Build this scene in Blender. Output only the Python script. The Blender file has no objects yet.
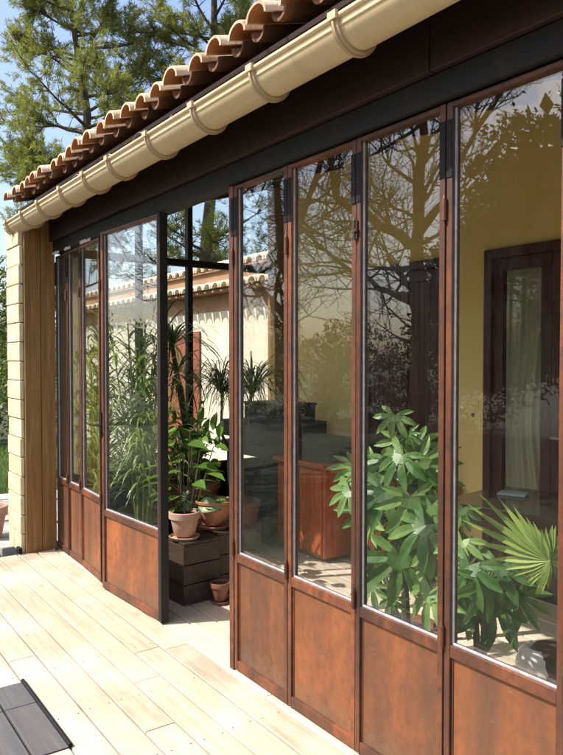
import bpy, math, random
from mathutils import Vector, Matrix
R = math.radians
random.seed(7)
SC = bpy.context.scene
COL = SC.collection
pi = math.pi

# ------------------------------------------------------------------ camera frame (also used to read positions off the photo)
CAM = Vector((0.0, -1.77, 1.5)); F = 700.0
YAW = math.atan2(0.578, -0.816); PITCH = R(1.43)
vx, vy = math.cos(YAW), math.sin(YAW)
FW = Vector((vx*math.cos(PITCH), vy*math.cos(PITCH), -math.sin(PITCH)))
RT = Vector((vy, -vx, 0)); UP = RT.cross(FW)
def ray(x, y): return FW + RT*((x-281.5)/F) + UP*((377.5-y)/F)
def at(x, y, Y):
    d = ray(x, y); t = (Y-CAM.y)/d.y; return CAM + d*t

# ------------------------------------------------------------------ materials
MATS = {}
class N:
    def __init__(s, name):
        m = bpy.data.materials.new(name); m.use_nodes = True; s.m = m; s.t = m.node_tree
        for n in list(s.t.nodes): s.t.nodes.remove(n)
        s.out = s.t.nodes.new('ShaderNodeOutputMaterial'); MATS[name] = m
    def n(s, typ, **kw):
        nd = s.t.nodes.new(typ)
        for k, v in kw.items():
            if k in nd.inputs: nd.inputs[k].default_value = v
            else: setattr(nd, k, v)
        return nd
    def l(s, a, b): s.t.links.new(a, b)
    def coord(s, scale=(1,1,1), kind='Object'):
        tc = s.n('ShaderNodeTexCoord'); mp = s.n('ShaderNodeMapping'); mp.inputs['Scale'].default_value = scale
        s.l(tc.outputs[kind], mp.inputs[0]); return mp.outputs[0]
    def noise(s, co, scale, detail=6, rough=.6, dist=0):
        x = s.n('ShaderNodeTexNoise'); x.inputs['Scale'].default_value = scale; x.inputs['Detail'].default_value = detail
        x.inputs['Roughness'].default_value = rough; x.inputs['Distortion'].default_value = dist
        s.l(co, x.inputs['Vector']); return x.outputs[0]
    def ramp(s, fac, stops):
        r = s.n('ShaderNodeValToRGB'); e = r.color_ramp.elements
        while len(e) < len(stops): e.new(.5)
        for i, (p, c) in enumerate(stops): e[i].position = p; e[i].color = (*c, 1) if len(c) == 3 else c
        s.l(fac, r.inputs[0]); return r.outputs[0]
    def mix(s, fac, a, b, mode='MIX'):
        x = s.n('ShaderNodeMix'); x.data_type = 'RGBA'; x.blend_type = mode
        if isinstance(fac, (int, float)): x.inputs[0].default_value = fac
        else: s.l(fac, x.inputs[0])
        for i, v in ((6, a), (7, b)):
            if isinstance(v, tuple): x.inputs[i].default_value = (*v, 1)
            else: s.l(v, x.inputs[i])
        return x.outputs[2]
    def math(s, op, a, b=0.0, clamp=False):
        x = s.n('ShaderNodeMath'); x.operation = op; x.use_clamp = clamp
        for i, v in ((0, a), (1, b)):
            if isinstance(v, (int, float)): x.inputs[i].default_value = v
            else: s.l(v, x.inputs[i])
        return x.outputs[0]
    def island(s): return s.n('ShaderNodeNewGeometry').outputs['Random Per Island']
    def bsdf(s, color, rough=.6, bump=None, bstr=.3, bdist=.01, spec=.5, metal=0, trans=0, tcol=None):
        b = s.n('ShaderNodeBsdfPrincipled'); b.inputs['Metallic'].default_value = metal
        b.inputs['Specular IOR Level'].default_value = spec
        if isinstance(color, tuple): b.inputs['Base Color'].default_value = (*color, 1)
        else: s.l(color, b.inputs['Base Color'])
        if isinstance(rough, (int, float)): b.inputs['Roughness'].default_value = rough
        else: s.l(rough, b.inputs['Roughness'])
        if bump is not None:
            bp = s.n('ShaderNodeBump'); bp.inputs['Strength'].default_value = bstr; bp.inputs['Distance'].default_value = bdist
            s.l(bump, bp.inputs['Height']); s.l(bp.outputs[0], b.inputs['Normal'])
        o = b.outputs[0]
        if trans:
            t = s.n('ShaderNodeBsdfTranslucent')
            if tcol is None: tcol = color
            if isinstance(tcol, tuple): t.inputs[0].default_value = (*tcol, 1)
            else: s.l(tcol, t.inputs[0])
            mx = s.n('ShaderNodeMixShader'); mx.inputs[0].default_value = trans
            s.l(o, mx.inputs[1]); s.l(t.outputs[0], mx.inputs[2]); o = mx.outputs[0]
        s.l(o, s.out.inputs[0]); return s.m

def wood(name, c1, c2, c3, grain=(1.2, 22, 22), rough=.6, isl=.5, bstr=.35, wear=None):
    n = N(name); co = n.coord(grain)
    off = n.n('ShaderNodeVectorMath'); off.operation = 'ADD'
    cmb = n.n('ShaderNodeCombineXYZ'); r = n.math('MULTIPLY', n.island(), 37.0)
    for i in range(3): n.l(r, cmb.inputs[i])
    n.l(co, off.inputs[0]); n.l(cmb.outputs[0], off.inputs[1]); co = off.outputs[0]
    g = n.noise(co, 1.6, 8, .65, .6); g2 = n.noise(co, .5, 3, .5)
    c = n.ramp(g, [(.3, c1), (.55, c2), (.75, c3)])
    tint = n.ramp(n.island(), [(0, (1-isl*.5,)*3), (.5, (1, .98, .95)), (1, (1-isl*.2, 1-isl*.28, 1-isl*.34))])
    c = n.mix(1.0, c, tint, 'MULTIPLY')
    c = n.mix(n.math('MULTIPLY', g2, .5), c, c1)
    if wear:
        w = n.noise(n.coord((1, 1, 1)), 1.4, 5, .6)
        c = n.mix(n.ramp(w, [(.45, (0, 0, 0)), (.65, (.7, .7, .7))]), c, wear)
    # knots
    v = n.n('ShaderNodeTexVoronoi'); v.inputs['Scale'].default_value = 1.0
    n.l(n.coord(tuple(6 if g_ > 5 else 2.2 for g_ in grain)), v.inputs['Vector'])
    k = n.ramp(v.outputs['Distance'], [(.05, (1, 1, 1)), (.085, (0, 0, 0))])
    c = n.mix(n.math('MULTIPLY', k, .45), c, tuple(x*.35 for x in c1))
    return n.bsdf(c, rough, g, bstr, .004)

wood('deck_wood', (.35, .275, .19), (.51, .42, .315), (.59, .50, .395), isl=.5, bstr=.6, wear=(.60, .51, .43))
wood('inner_deck_wood', (.50, .41, .31), (.62, .53, .42), (.69, .6, .49), isl=.35)
wood('grey_boards', (.075, .07, .075), (.115, .105, .105), (.15, .14, .135), isl=.5)
wood('cladding_wood', (.16, .078, .02), (.29, .155, .042), (.38, .235, .08), grain=(22, 22, 1.2), isl=.35)
wood('beam_wood', (.018, .006, .004), (.042, .015, .008), (.07, .026, .013), isl=.3)
wood('ceiling_wood', (.66, .60, .5), (.74, .68, .58), (.8, .75, .66), isl=.3)
wood('crate_wood', (.03, .02, .013), (.07, .045, .028), (.13, .085, .055), grain=(3, 26, 26), isl=.6)
wood('red_wood', (.34, .065, .02), (.5, .12, .035), (.58, .17, .055), grain=(22, 22, 1.5), rough=.4, isl=.2)
wood('maroon_wood', (.05, .016, .010), (.09, .027, .016), (.13, .042, .025), grain=(22, 22, 1.5), rough=.4, isl=.15)
wood('table_wood', (.06, .022, .013), (.1, .036, .02), (.14, .055, .03), grain=(3, 26, 26), rough=.12, isl=.1, bstr=.05)
wood('dark_bench_wood', (.02, .018, .014), (.05, .043, .032), (.085, .07, .05), grain=(3, 22, 22), isl=.3)
wood('shutter_paint', (.18, .055, .025), (.25, .08, .036), (.30, .105, .05), grain=(16, 16, 1), isl=.1)
wood('bark', (.055, .04, .028), (.12, .09, .06), (.2, .155, .11), grain=(9, 9, 2), rough=.9, isl=.2, bstr=.8)
wood('bare_bark', (.07, .055, .035), (.13, .1, .065), (.19, .15, .10), grain=(9, 9, 2), rough=.9, isl=.2, bstr=.8)
wood('stem', (.05, .04, .02), (.11, .085, .045), (.16, .13, .07), grain=(20, 20, 8), rough=.8)

def rust(name, dark, mid, hi, isl=1.0, rough=(.38, .62), dirt=.6, streak=0):
    n = N(name); oi = n.n('ShaderNodeObjectInfo')
    tc = n.n('ShaderNodeTexCoord'); add = n.n('ShaderNodeVectorMath'); add.operation = 'ADD'
    sc_ = n.n('ShaderNodeVectorMath'); sc_.operation = 'SCALE'; sc_.inputs['Scale'].default_value = 1.0
    cmb = n.n('ShaderNodeCombineXYZ'); r = n.math('MULTIPLY', oi.outputs['Random'], 40.0)
    for i in range(3): n.l(r, cmb.inputs[i])
    n.l(tc.outputs['Object'], add.inputs[0]); n.l(cmb.outputs[0], add.inputs[1]); co = add.outputs[0]
    mp = n.n('ShaderNodeMapping'); mp.inputs['Scale'].default_value = (1.3, 1.3, .38); n.l(co, mp.inputs[0])
    a = n.noise(mp.outputs[0], 3.2, 9, .62, .5); b = n.noise(co, 26, 6, .7); s2 = n.noise(co, 110, 3, .6)
    c = n.ramp(a, [(.3, dark), (.5, mid), (.7, hi)])
    c = n.mix(n.ramp(b, [(.45, (0, 0, 0)), (.72, (dirt,)*3)]), c, dark)
    sp = n.ramp(n.noise(co, 11, 4, .7), [(.66, (0, 0, 0)), (.8, (.4,)*3)])
    c = n.mix(sp, c, tuple(min(1, x*1.35) for x in hi))
    v = n.ramp(oi.outputs['Random'], [(0, (.62, .66, .72)), (1, (1.12, 1.06, 1.0))])
    c = n.mix(isl, c, n.mix(1.0, c, v, 'MULTIPLY'))
    if streak:
        m2 = n.n('ShaderNodeMapping'); m2.inputs['Scale'].default_value = (14, 14, 2.2); n.l(co, m2.inputs[0])
        st = n.noise(m2.outputs[0], 1.2, 7, .7)
        c = n.mix(n.ramp(st, [(.46, (0, 0, 0)), (.8, (.4, .4, .4))]), c, tuple(x*.7 for x in dark))
        c = n.mix(n.ramp(st, [(.2, (.2, .2, .2)), (.36, (0, 0, 0))]), c, (.40, .19, .09))
        sx = n.n('ShaderNodeSeparateXYZ'); n.l(tc.outputs['Object'], sx.inputs[0])
        zz = n.math('ADD', sx.outputs['Z'], n.math('MULTIPLY', n.math('SUBTRACT', b, .5), .28))
        c = n.mix(n.ramp(zz, [(.05, (.6, .6, .6)), (.15, (0, 0, 0))]), c, (.12, .075, .045))
        m3 = n.n('ShaderNodeMapping'); m3.inputs['Scale'].default_value = (1, 1, 5); m3.inputs['Rotation'].default_value = (0, .5, 0); n.l(co, m3.inputs[0])
        c = n.mix(n.ramp(n.noise(m3.outputs[0], 14, 3, .5), [(.70, (0, 0, 0)), (.8, (.22, .22, .22))]), c, (.45, .2, .09))
    rg = n.n('ShaderNodeMapRange'); n.l(b, rg.inputs[0]); rg.inputs[3].default_value = rough[0]; rg.inputs[4].default_value = rough[1]
    return n.bsdf(c, rg.outputs[0], s2, .25, .002)
rust('rust_sheet', (.085, .04, .022), (.20, .066, .021), (.36, .112, .028), streak=1, rough=(.5, .75))
rust('rust_frame', (.04, .02, .012), (.12, .04, .018), (.25, .075, .024), dirt=.85)
rust('steel_dark', (.004, .0035, .0035), (.008, .006, .005), (.018, .009, .006), rough=(.55, .8))
rust('steel_brown', (.02, .011, .009), (.04, .02, .014), (.07, .032, .02), rough=(.4, .7))

def simple(name, c1, c2, scale=8, rough=.6, bstr=.2, bdist=.004, spec=.5, metal=0, trans=0, tcol=None, stretch=(1,1,1)):
    n = N(name); co = n.coord(stretch); a = n.noise(co, scale, 7, .6)
    c = n.ramp(a, [(.32, c1), (.68, c2)])
    return n.bsdf(c, rough, n.noise(co, scale*4, 5, .65), bstr, bdist, spec, metal, trans, tcol)
simple('bead_grey', (.26, .28, .30), (.42, .44, .46), 30, .5)
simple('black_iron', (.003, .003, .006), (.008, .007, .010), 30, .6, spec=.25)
simple('steel_bright', (.4, .4, .4), (.6, .6, .6), 30, .3, metal=.8)
n = N('gutter_pvc'); co = n.coord()
c = n.ramp(n.noise(co, 2.2, 6, .6), [(.3, (.60, .46, .27)), (.7, (.69, .54, .34))])
mm = n.n('ShaderNodeMapping'); mm.inputs['Scale'].default_value = (16, 2, 2.5); n.l(co, mm.inputs[0])
c = n.mix(n.ramp(n.noise(mm.outputs[0], 1.5, 7, .75), [(.52, (0, 0, 0)), (.75, (.5, .5, .5))]), c, (.36, .26, .14))
n.bsdf(c, .42, n.noise(co, 5, 3, .5), .15, .004)
simple('bracket_pvc', (.44, .32, .19), (.52, .385, .24), 5, .38, bstr=.05)
simple('ochre_render', (.76, .55, .19), (.82, .62, .24), 2.4, .9, bstr=.5, bdist=.006)
n = N('white_render'); co = n.coord()
c = n.ramp(n.noise(co, 1.6, 8, .65), [(.3, (.56, .50, .38)), (.7, (.72, .66, .53))])
mm = n.n('ShaderNodeMapping'); mm.inputs['Scale'].default_value = (5, 5, .5); n.l(co, mm.inputs[0])
c = n.mix(n.ramp(n.noise(mm.outputs[0], 2, 7, .7), [(.5, (0, 0, 0)), (.75, (.45, .45, .45))]), c, (.42, .35, .24))
n.bsdf(c, .9, n.noise(co, 22, 7, .75), .9, .012)
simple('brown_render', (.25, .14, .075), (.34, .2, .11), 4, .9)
simple('room_plaster', (.5, .42, .3), (.58, .5, .38), 3, .9)
simple('stone_block', (.55, .44, .25), (.74, .63, .42), 7, .85, bstr=.7, bdist=.008)
simple('mortar', (.3, .24, .16), (.42, .35, .24), 14, .95)
simple('paving', (.35, .33, .30), (.5, .47, .43), 5, .9, bstr=.5)
simple('terracotta', (.36, .14, .07), (.47, .21, .115), 9, .75)
simple('old_terracotta', (.19, .07, .04), (.28, .115, .06), 9, .6)
simple('pale_terracotta', (.42, .23, .16), (.55, .34, .25), 14, .85)
simple('soil', (.03, .022, .015), (.07, .05, .035), 40, .95, bstr=1, bdist=.01)
simple('curtain_cloth', (.58, .52, .34), (.66, .6, .42), 5, .9, trans=.35, tcol=(.4, .36, .25), stretch=(1, 1, .2))
simple('white_glaze', (.7, .68, .64), (.8, .78, .74), 5, .2, bstr=.02)
simple('maroon_cloth', (.05, .018, .014), (.09, .032, .024), 30, .8)
simple('notebook', (.3, .36, .36), (.42, .47, .46), 5, .4)
simple('off_white', (.6, .52, .46), (.75, .68, .62), 25, .8)
simple('pebble', (.3, .27, .23), (.5, .46, .4), 25, .9)
n = N('roof_tile')
co = n.coord(); isl = n.island()
c = n.ramp(isl, [(0, (.36, .20, .115)), (.35, (.53, .38, .25)), (.7, (.62, .49, .34)), (1, (.50, .27, .15))])
c = n.mix(n.ramp(n.noise(co, 9, 8, .7), [(.42, (0, 0, 0)), (.62, (.8, .8, .8))]), c, (.68, .58, .43))
c = n.mix(n.ramp(n.noise(co, 30, 6, .7), [(.55, (0, 0, 0)), (.7, (.7, .7, .7))]), c, (.10, .08, .055))
c = n.mix(n.ramp(n.noise(co, 17, 4, .8), [(.6, (0, 0, 0)), (.68, (.6, .6, .6))]), c, (.42, .36, .17))
n.bsdf(c, .9, n.noise(co, 45, 6, .75), .8, .006)
n = N('tile_inside'); co = n.coord()
c = n.ramp(n.noise(co, 7, 6, .7), [(.3, (.34, .13, .05)), (.7, (.5, .22, .09))])
n.bsdf(c, .85, n.noise(co, 60, 5, .7), .5, .004)
n = N('pan_tile'); co = n.coord()
c = n.ramp(n.noise(co, 7, 6, .7), [(.3, (.09, .04, .024)), (.7, (.2, .095, .05))])
n.bsdf(c, .85, n.noise(co, 60, 5, .7), .5, .004)
n = N('pale_tile'); co = n.coord()
c = n.ramp(n.noise(co, 8, 6, .7), [(.3, (.62, .48, .34)), (.7, (.84, .76, .62))])
n.bsdf(c, .85, n.noise(co, 60, 5, .7), .5, .004)

def foliage(name, dark, mid, hi, trans=.3, rough=.45, spec=.5, nscale=1.2):
    n = N(name); isl = n.island()
    c = n.ramp(isl, [(0, dark), (.5, mid), (1, hi)])
    big = n.noise(n.coord(), nscale, 3, .5)
    c = n.mix(n.ramp(big, [(.4, (0, 0, 0)), (.65, (.6, .6, .6))]), c, hi)
    t = n.mix(1.0, c, (1.0, 1.15, .45), 'MULTIPLY')
    return n.bsdf(c, rough, None, spec=spec, trans=trans, tcol=t)
foliage('pine_needles', (.12, .16, .07), (.22, .235, .08), (.36, .32, .10), .4, .6, .3, .35)
foliage('evergreen_leaves', (.012, .024, .01), (.022, .036, .013), (.038, .05, .018), .2, .5)
foliage('shrub_leaves', (.04, .075, .015), (.08, .125, .02), (.15, .18, .03), .3, .5)
foliage('far_leaves', (.05, .08, .02), (.09, .12, .03), (.17, .18, .05), .2, .7, .3)
foliage('fatsia_leaves', (.02, .075, .014), (.085, .185, .035), (.23, .34, .10), .25, .42, .5, 7)
foliage('palm_leaves', (.14, .22, .05), (.23, .31, .07), (.36, .43, .12), .35, .35)
foliage('reed_leaves', (.22, .30, .05), (.34, .42, .08), (.5, .52, .14), .5, .45)
foliage('dracaena_leaves', (.035, .055, .02), (.07, .095, .03), (.14, .15, .05), .3, .4)
foliage('hibiscus_leaves', (.06, .14, .02), (.1, .21, .035), (.18, .3, .05), .35, .35)
foliage('succulent_leaves', (.09, .13, .07), (.14, .18, .1), (.2, .24, .14), .1, .5)
foliage('grass_blades', (.05, .11, .015), (.09, .17, .025), (.15, .22, .04), .3, .6)
n = N('lawn_soil'); co = n.coord()
c = n.ramp(n.noise(co, .8, 8, .7), [(.3, (.02, .03, .01)), (.55, (.04, .05, .018)), (.75, (.075, .065, .035))])
n.bsdf(c, .95, n.noise(co, 9, 6, .7), .8, .03)
n = N('hill_woods'); co = n.coord()
c = n.ramp(n.noise(co, .25, 9, .75), [(.35, (.03, .05, .02)), (.6, (.06, .085, .03)), (.75, (.1, .11, .05))])
n.bsdf(c, 1.0, n.noise(co, .6, 8, .8), 1, 1.5)

# glass: clear sheet, stronger reflection at grazing view (Schlick), faint waviness
def glass(name, r0=.07, tint=(.972, .985, .978), wav=.0006):
    n = N(name)
    lw = n.n('ShaderNodeLayerWeight'); lw.inputs['Blend'].default_value = .5
    p = n.math('POWER', lw.outputs['Facing'], 4.3)
    f = n.math('ADD', n.math('MULTIPLY', p, 1-r0), r0, True)
    tr = n.n('ShaderNodeBsdfTransparent'); tr.inputs[0].default_value = (*tint, 1)
    gl = n.n('ShaderNodeBsdfGlossy'); gl.inputs['Roughness'].default_value = 0.0; gl.inputs[0].default_value = (1, 1, 1, 1)
    bp = n.n('ShaderNodeBump'); bp.inputs['Strength'].default_value = 1; bp.inputs['Distance'].default_value = wav
    n.l(n.noise(n.coord(), 2.6, 2, .5), bp.inputs['Height']); n.l(bp.outputs[0], gl.inputs['Normal'])
    mx = n.n('ShaderNodeMixShader'); n.l(f, mx.inputs[0]); n.l(tr.outputs[0], mx.inputs[1]); n.l(gl.outputs[0], mx.inputs[2])
    # dust film
    df = n.n('ShaderNodeBsdfDiffuse'); df.inputs[0].default_value = (.55, .55, .55, 1)
    d = n.math('MULTIPLY', n.ramp(n.noise(n.coord((3, 3, .8)), 5, 8, .78), [(.45, (0, 0, 0)), (.8, (1, 1, 1))]), .008)
    m2 = n.n('ShaderNodeMixShader'); n.l(d, m2.inputs[0]); n.l(mx.outputs[0], m2.inputs[1]); n.l(df.outputs[0], m2.inputs[2])
    n.l(m2.outputs[0], n.out.inputs[0]); return n.m
glass('window_glass', .068)
glass('clear_glass', .02, (.96, .97, .965), .0004)

# ------------------------------------------------------------------ mesh builder
class MB:
    def __init__(s): s.v = []; s.f = []; s.fm = []
    def poly(s, pts, faces, mi=0):
        b = len(s.v); s.v += [tuple(p) for p in pts]; s.f += [tuple(b+i for i in f) for f in faces]; s.fm += [mi]*len(faces)
    def box(s, a, b, mi=0, M=None):
        x0, y0, z0 = a; x1, y1, z1 = b
        P = [Vector(p) for p in ((x0,y0,z0),(x1,y0,z0),(x1,y1,z0),(x0,y1,z0),(x0,y0,z1),(x1,y0,z1),(x1,y1,z1),(x0,y1,z1))]
        if M: P = [M @ p for p in P]
        s.poly(P, [(0,3,2,1),(4,5,6,7),(0,1,5,4),(1,2,6,5),(2,3,7,6),(3,0,4,7)], mi); return s
    def tube(s, pts, r, seg=8, cap=True, mi=0):
        pts = [Vector(p) for p in pts]; n = len(pts)
        rs = r if isinstance(r, (list, tuple)) else [r]*n
        P = []; prev = None
        for i, p in enumerate(pts):
            d = (pts[min(i+1, n-1)]-pts[max(i-1, 0)]).normalized()
            if prev is None: a = d.orthogonal().normalized()
            else:
                a = prev-d*prev.dot(d)
                a = a.normalized() if a.length > 1e-6 else d.orthogonal().normalized()
            prev = a; b = d.cross(a)
            for k in range(seg):
                th = 2*pi*k/seg; P.append(p+(a*math.cos(th)+b*math.sin(th))*rs[i])
        Fs = [(i*seg+k, i*seg+(k+1) % seg, (i+1)*seg+(k+1) % seg, (i+1)*seg+k) for i in range(n-1) for k in range(seg)]
        if cap: Fs += [tuple(range(seg))[::-1], tuple((n-1)*seg+k for k in range(seg))]
        s.poly(P, Fs, mi); return s
    def lathe(s, prof, c=(0,0,0), seg=28, mi=0):
        P = []; n = len(prof)
        for r, z in prof:
            for k in range(seg): P.append((c[0]+r*math.cos(2*pi*k/seg), c[1]+r*math.sin(2*pi*k/seg), c[2]+z))
        Fs = [(i*seg+k, i*seg+(k+1) % seg, (i+1)*seg+(k+1) % seg, (i+1)*seg+k) for i in range(n-1) for k in range(seg)]
        Fs += [tuple(range(seg))[::-1], tuple((n-1)*seg+k for k in range(seg))]
        s.poly(P, Fs, mi); return s
    def build(s, name, mat, parent=None, smooth=False, bevel=0, loc=None):
        me = bpy.data.meshes.new(name); me.from_pydata(s.v, [], s.f)
        for m in (mat if isinstance(mat, (list, tuple)) else [mat]): me.materials.append(MATS[m])
        if any(s.fm): me.polygons.foreach_set('material_index', s.fm)
        if smooth:
            me.polygons.foreach_set('use_smooth', [True]*len(me.polygons))
            me.set_sharp_from_angle(angle=R(40))
        me.update(); o = bpy.data.objects.new(name, me); COL.objects.link(o)
        if parent: o.parent = parent
        if loc: o.location = loc
        if bevel:
            b = o.modifiers.new('bevel', 'BEVEL'); b.width = bevel; b.segments = 2; b.limit_method = 'ANGLE'
        return o
def tag(o, label=None, cat=None, group=None, kind=None):
    if label: o['label'] = label
    if cat: o['category'] = cat
    if group: o['group'] = group
    if kind: o['kind'] = kind
    return o
def empty(name, loc=(0,0,0), rz=0, **k):
    o = bpy.data.objects.new(name, None); COL.objects.link(o); o.location = loc; o.rotation_euler = (0,0,rz); return tag(o, **k)
KIDS = {}
def copy_tree(o, parent=None):
    c = o.copy(); COL.objects.link(c)
    if parent: c.parent = parent
    for ch in [x for x in COL.objects if x.parent == o]: copy_tree(ch, c)
    return c

# ------------------------------------------------------------------ SETTING: deck, floor, ground
def boards(x0, x1, y0, y1, w, seed, zt=0.0, gap=.0075, hole=None, lmin=3.0, lmax=4.6):
    rnd = random.Random(seed); m = MB(); y = y0
    while y < y1-.01:
        x = x0-rnd.random()*2
        while x < x1:
            L = rnd.uniform(lmin, lmax); a, b = max(x, x0), min(x+L, x1); x += L
            if b-a < .02: continue
            dz = rnd.uniform(-.0018, .0018); segs = [(a, b)]
            if hole and y+.01 < hole[3] and y+w-.01 > hole[2]:
                segs = [(p, q) for p, q in ((a, min(b, hole[0])), (max(a, hole[1]), b)) if q-p > .02]
            for p, q in segs:
                e = .004; Y0, Y1 = y+gap/2, min(y+w, y1)-gap/2; X0, X1 = p+.0015, q-.0015; z = zt+dz
                P = [(X0,Y0,z-.03),(X1,Y0,z-.03),(X1,Y1,z-.03),(X0,Y1,z-.03),
                     (X0,Y0,z-e),(X1,Y0,z-e),(X1,Y1,z-e),(X0,Y1,z-e),
                     (X0+.001,Y0+e,z),(X1-.001,Y0+e,z),(X1-.001,Y1-e,z),(X0+.001,Y1-e,z)]
                m.poly(P, [(0,3,2,1),(0,1,5,4),(1,2,6,5),(2,3,7,6),(3,0,4,7),(4,5,9,8),(5,6,10,9),(6,7,11,10),(7,4,8,11),(8,9,10,11)])
        y += w
    return m
HX0, HX1, HY0, HY1 = -3.33, -2.655, -1.17, -.89
dk = boards(-5.56, 2.2, -1.17, -.05, .14, 3, hole=(HX0, HX1, HY0, HY1))
dk.box((-5.54, -1.165, -.15), (2.18, -.05, -.045), 1); dk.box((-5.56, -1.2, -.155), (2.2, -1.172, .001), 1)
for q in range(16):
    for jx in range(8):
        for e in (.028, .112):
            X_, Y_ = -5.35+q*.49+((jx*7) % 3-1)*.006, -1.17+jx*.14+e
            if HX0-.02 < X_ < HX1+.02 and Y_ < HY1+.01: continue
            dk.poly([(X_+.003*math.cos(a_*pi/4), Y_+.003*math.sin(a_*pi/4), .0022) for a_ in range(8)], [tuple(range(8))], 2)
tag(dk.build('deck', ['deck_wood', 'beam_wood', 'steel_brown']), kind='structure')
fl = boards(-5.5, 1.02, -.05, 2.07, .14, 5); fl.box((-5.5, -.04, -.15), (1.02, 2.07, -.045), 1)
tag(fl.build('veranda_floor', ['inner_deck_wood', 'beam_wood']), kind='structure')
g = MB(); nn = 40
for i in range(nn):
    for j in range(nn):
        pass
g.poly([(-400,-400,-.16),(400,-400,-.16),(400,400,-.16),(-400,400,-.16)], [(0,1,2,3)])
tag(g.build('ground', 'lawn_soil'), kind='structure')
p = MB(); rnd = random.Random(4)
for i in range(7):
    for j in range(6):
        x, y = -8.5+i*.36, -1.2+j*.42
        p.box((x+rnd.uniform(.01,.03), y+rnd.uniform(.01,.03), -.155), (x+.34, y+.39, -.05+rnd.uniform(-.01,.01)))
tag(p.build('path', 'paving', bevel=.01), kind='structure')
# hill
def hill(name, pts, depth, mat):
    m = MB(); rnd = random.Random(hash(name) % 99); V = []; n = len(pts)
    for i, (x, y, h) in enumerate(pts):
        V += [(x, y, -.2), (x-depth*.5, y+depth*.15, h*.75), (x-depth, y+depth*.3, h)]
    m.poly(V, [(i*3+k, (i+1)*3+k, (i+1)*3+k+1, i*3+k+1) for i in range(n-1) for k in range(2)])
    return tag(m.build(name, mat, smooth=True), kind='structure')
rnd = random.Random(8)
hill('hill', [(-70+6*math.sin(i*.9), -60+i*6, 5.2+1.1*math.sin(i*.55+1)+rnd.uniform(-.3,.3)) for i in range(25)], 25, 'hill_woods')

# ------------------------------------------------------------------ generic vegetation
def rv(rnd, s=1): return Vector((rnd.gauss(0, s), rnd.gauss(0, s), rnd.gauss(0, s)))
def leafquad(m, p, d, up, L, W, mi=0):
    d = d.normalized(); s = d.cross(up)
    s = s.normalized() if s.length > 1e-5 else d.orthogonal().normalized()
    m.poly([p, p+d*L*.45+s*W*.5, p+d*L, p+d*L*.45-s*W*.5], [(0,1,2,3)], mi)
def branch(m, tips, p, d, L, r, depth, rnd, upb=.15, spread=.7, kids=(2, 4), seg=5, minr=.004, wob=.18, shr=.68):
    pts = [p]; rs = [r]; q = p.copy(); dd = d.normalized(); ns = 5
    for i in range(ns):
        dd = (dd+rv(rnd, wob)*.6+Vector((0,0,upb*.25))).normalized(); q = q+dd*(L/ns); pts.append(q.copy()); rs.append(max(minr, r*(1-.5*(i+1)/ns)))
    m.tube(pts, rs, max(3, seg), cap=False)
    if depth <= 0: tips.append((q, dd)); return
    k = rnd.randint(*kids)
    for i in range(k):
        t = 1.0 if i == 0 else rnd.uniform(.3, .95)
        ii = min(ns, max(1, int(t*ns))); base = pts[ii]; side = rv(rnd).normalized()
        nd = (dd*(1.0-spread*.35)+side*spread*(.35 if i == 0 else 1)+Vector((0,0,upb))).normalized()
        branch(m, tips, base, nd, L*shr*rnd.uniform(.8, 1.15), max(minr, rs[ii]*(.78 if i == 0 else .6)), depth-1, rnd, upb, spread, kids, seg-1, minr, wob, shr)

def bare_tree(loc, limbs, seed, label, height=8, r0=.15):
    """limbs: list of (list of points relative to the base, base radius, depth)"""
    t = empty('bare_tree', loc, label=label, cat='tree', group='bare trees in the garden')
    rnd = random.Random(seed); tr = MB(); cr = MB(); tips = []
    for pts, r, dep in limbs:
        pts = [Vector(q) for q in pts]; fine = []
        for a, b in zip(pts[:-1], pts[1:]):
            for k in range(4): fine.append(a.lerp(b, k/4)+rv(rnd, r*.12))
        fine.append(pts[-1]); n_ = len(fine)
        tr.tube(fine, [r*(1-.6*i/(n_-1)) for i in range(n_)], 10, cap=False)
        for i in range(3, n_):
            if fine[i].z < 1.8: continue
            d = (fine[i]-fine[i-1]).normalized()
            for _ in range(2):
                branch(cr, tips, fine[i], (d*.5+rv(rnd).normalized()).normalized(), rnd.uniform(.7, 1.2), r*.28*(1-.5*i/n_)+.008, dep, rnd, .12, .75, (3, 4), 5, .0045)
        branch(cr, tips, fine[-1], (fine[-1]-fine[-2]).normalized(), 1.3, r*.4, dep, rnd, .15, .7, (3, 4), 5, .0045)
    tr.build('trunk', 'bare_bark', t, smooth=True); cr.build('crown', 'bare_bark', t)
    return t

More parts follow.
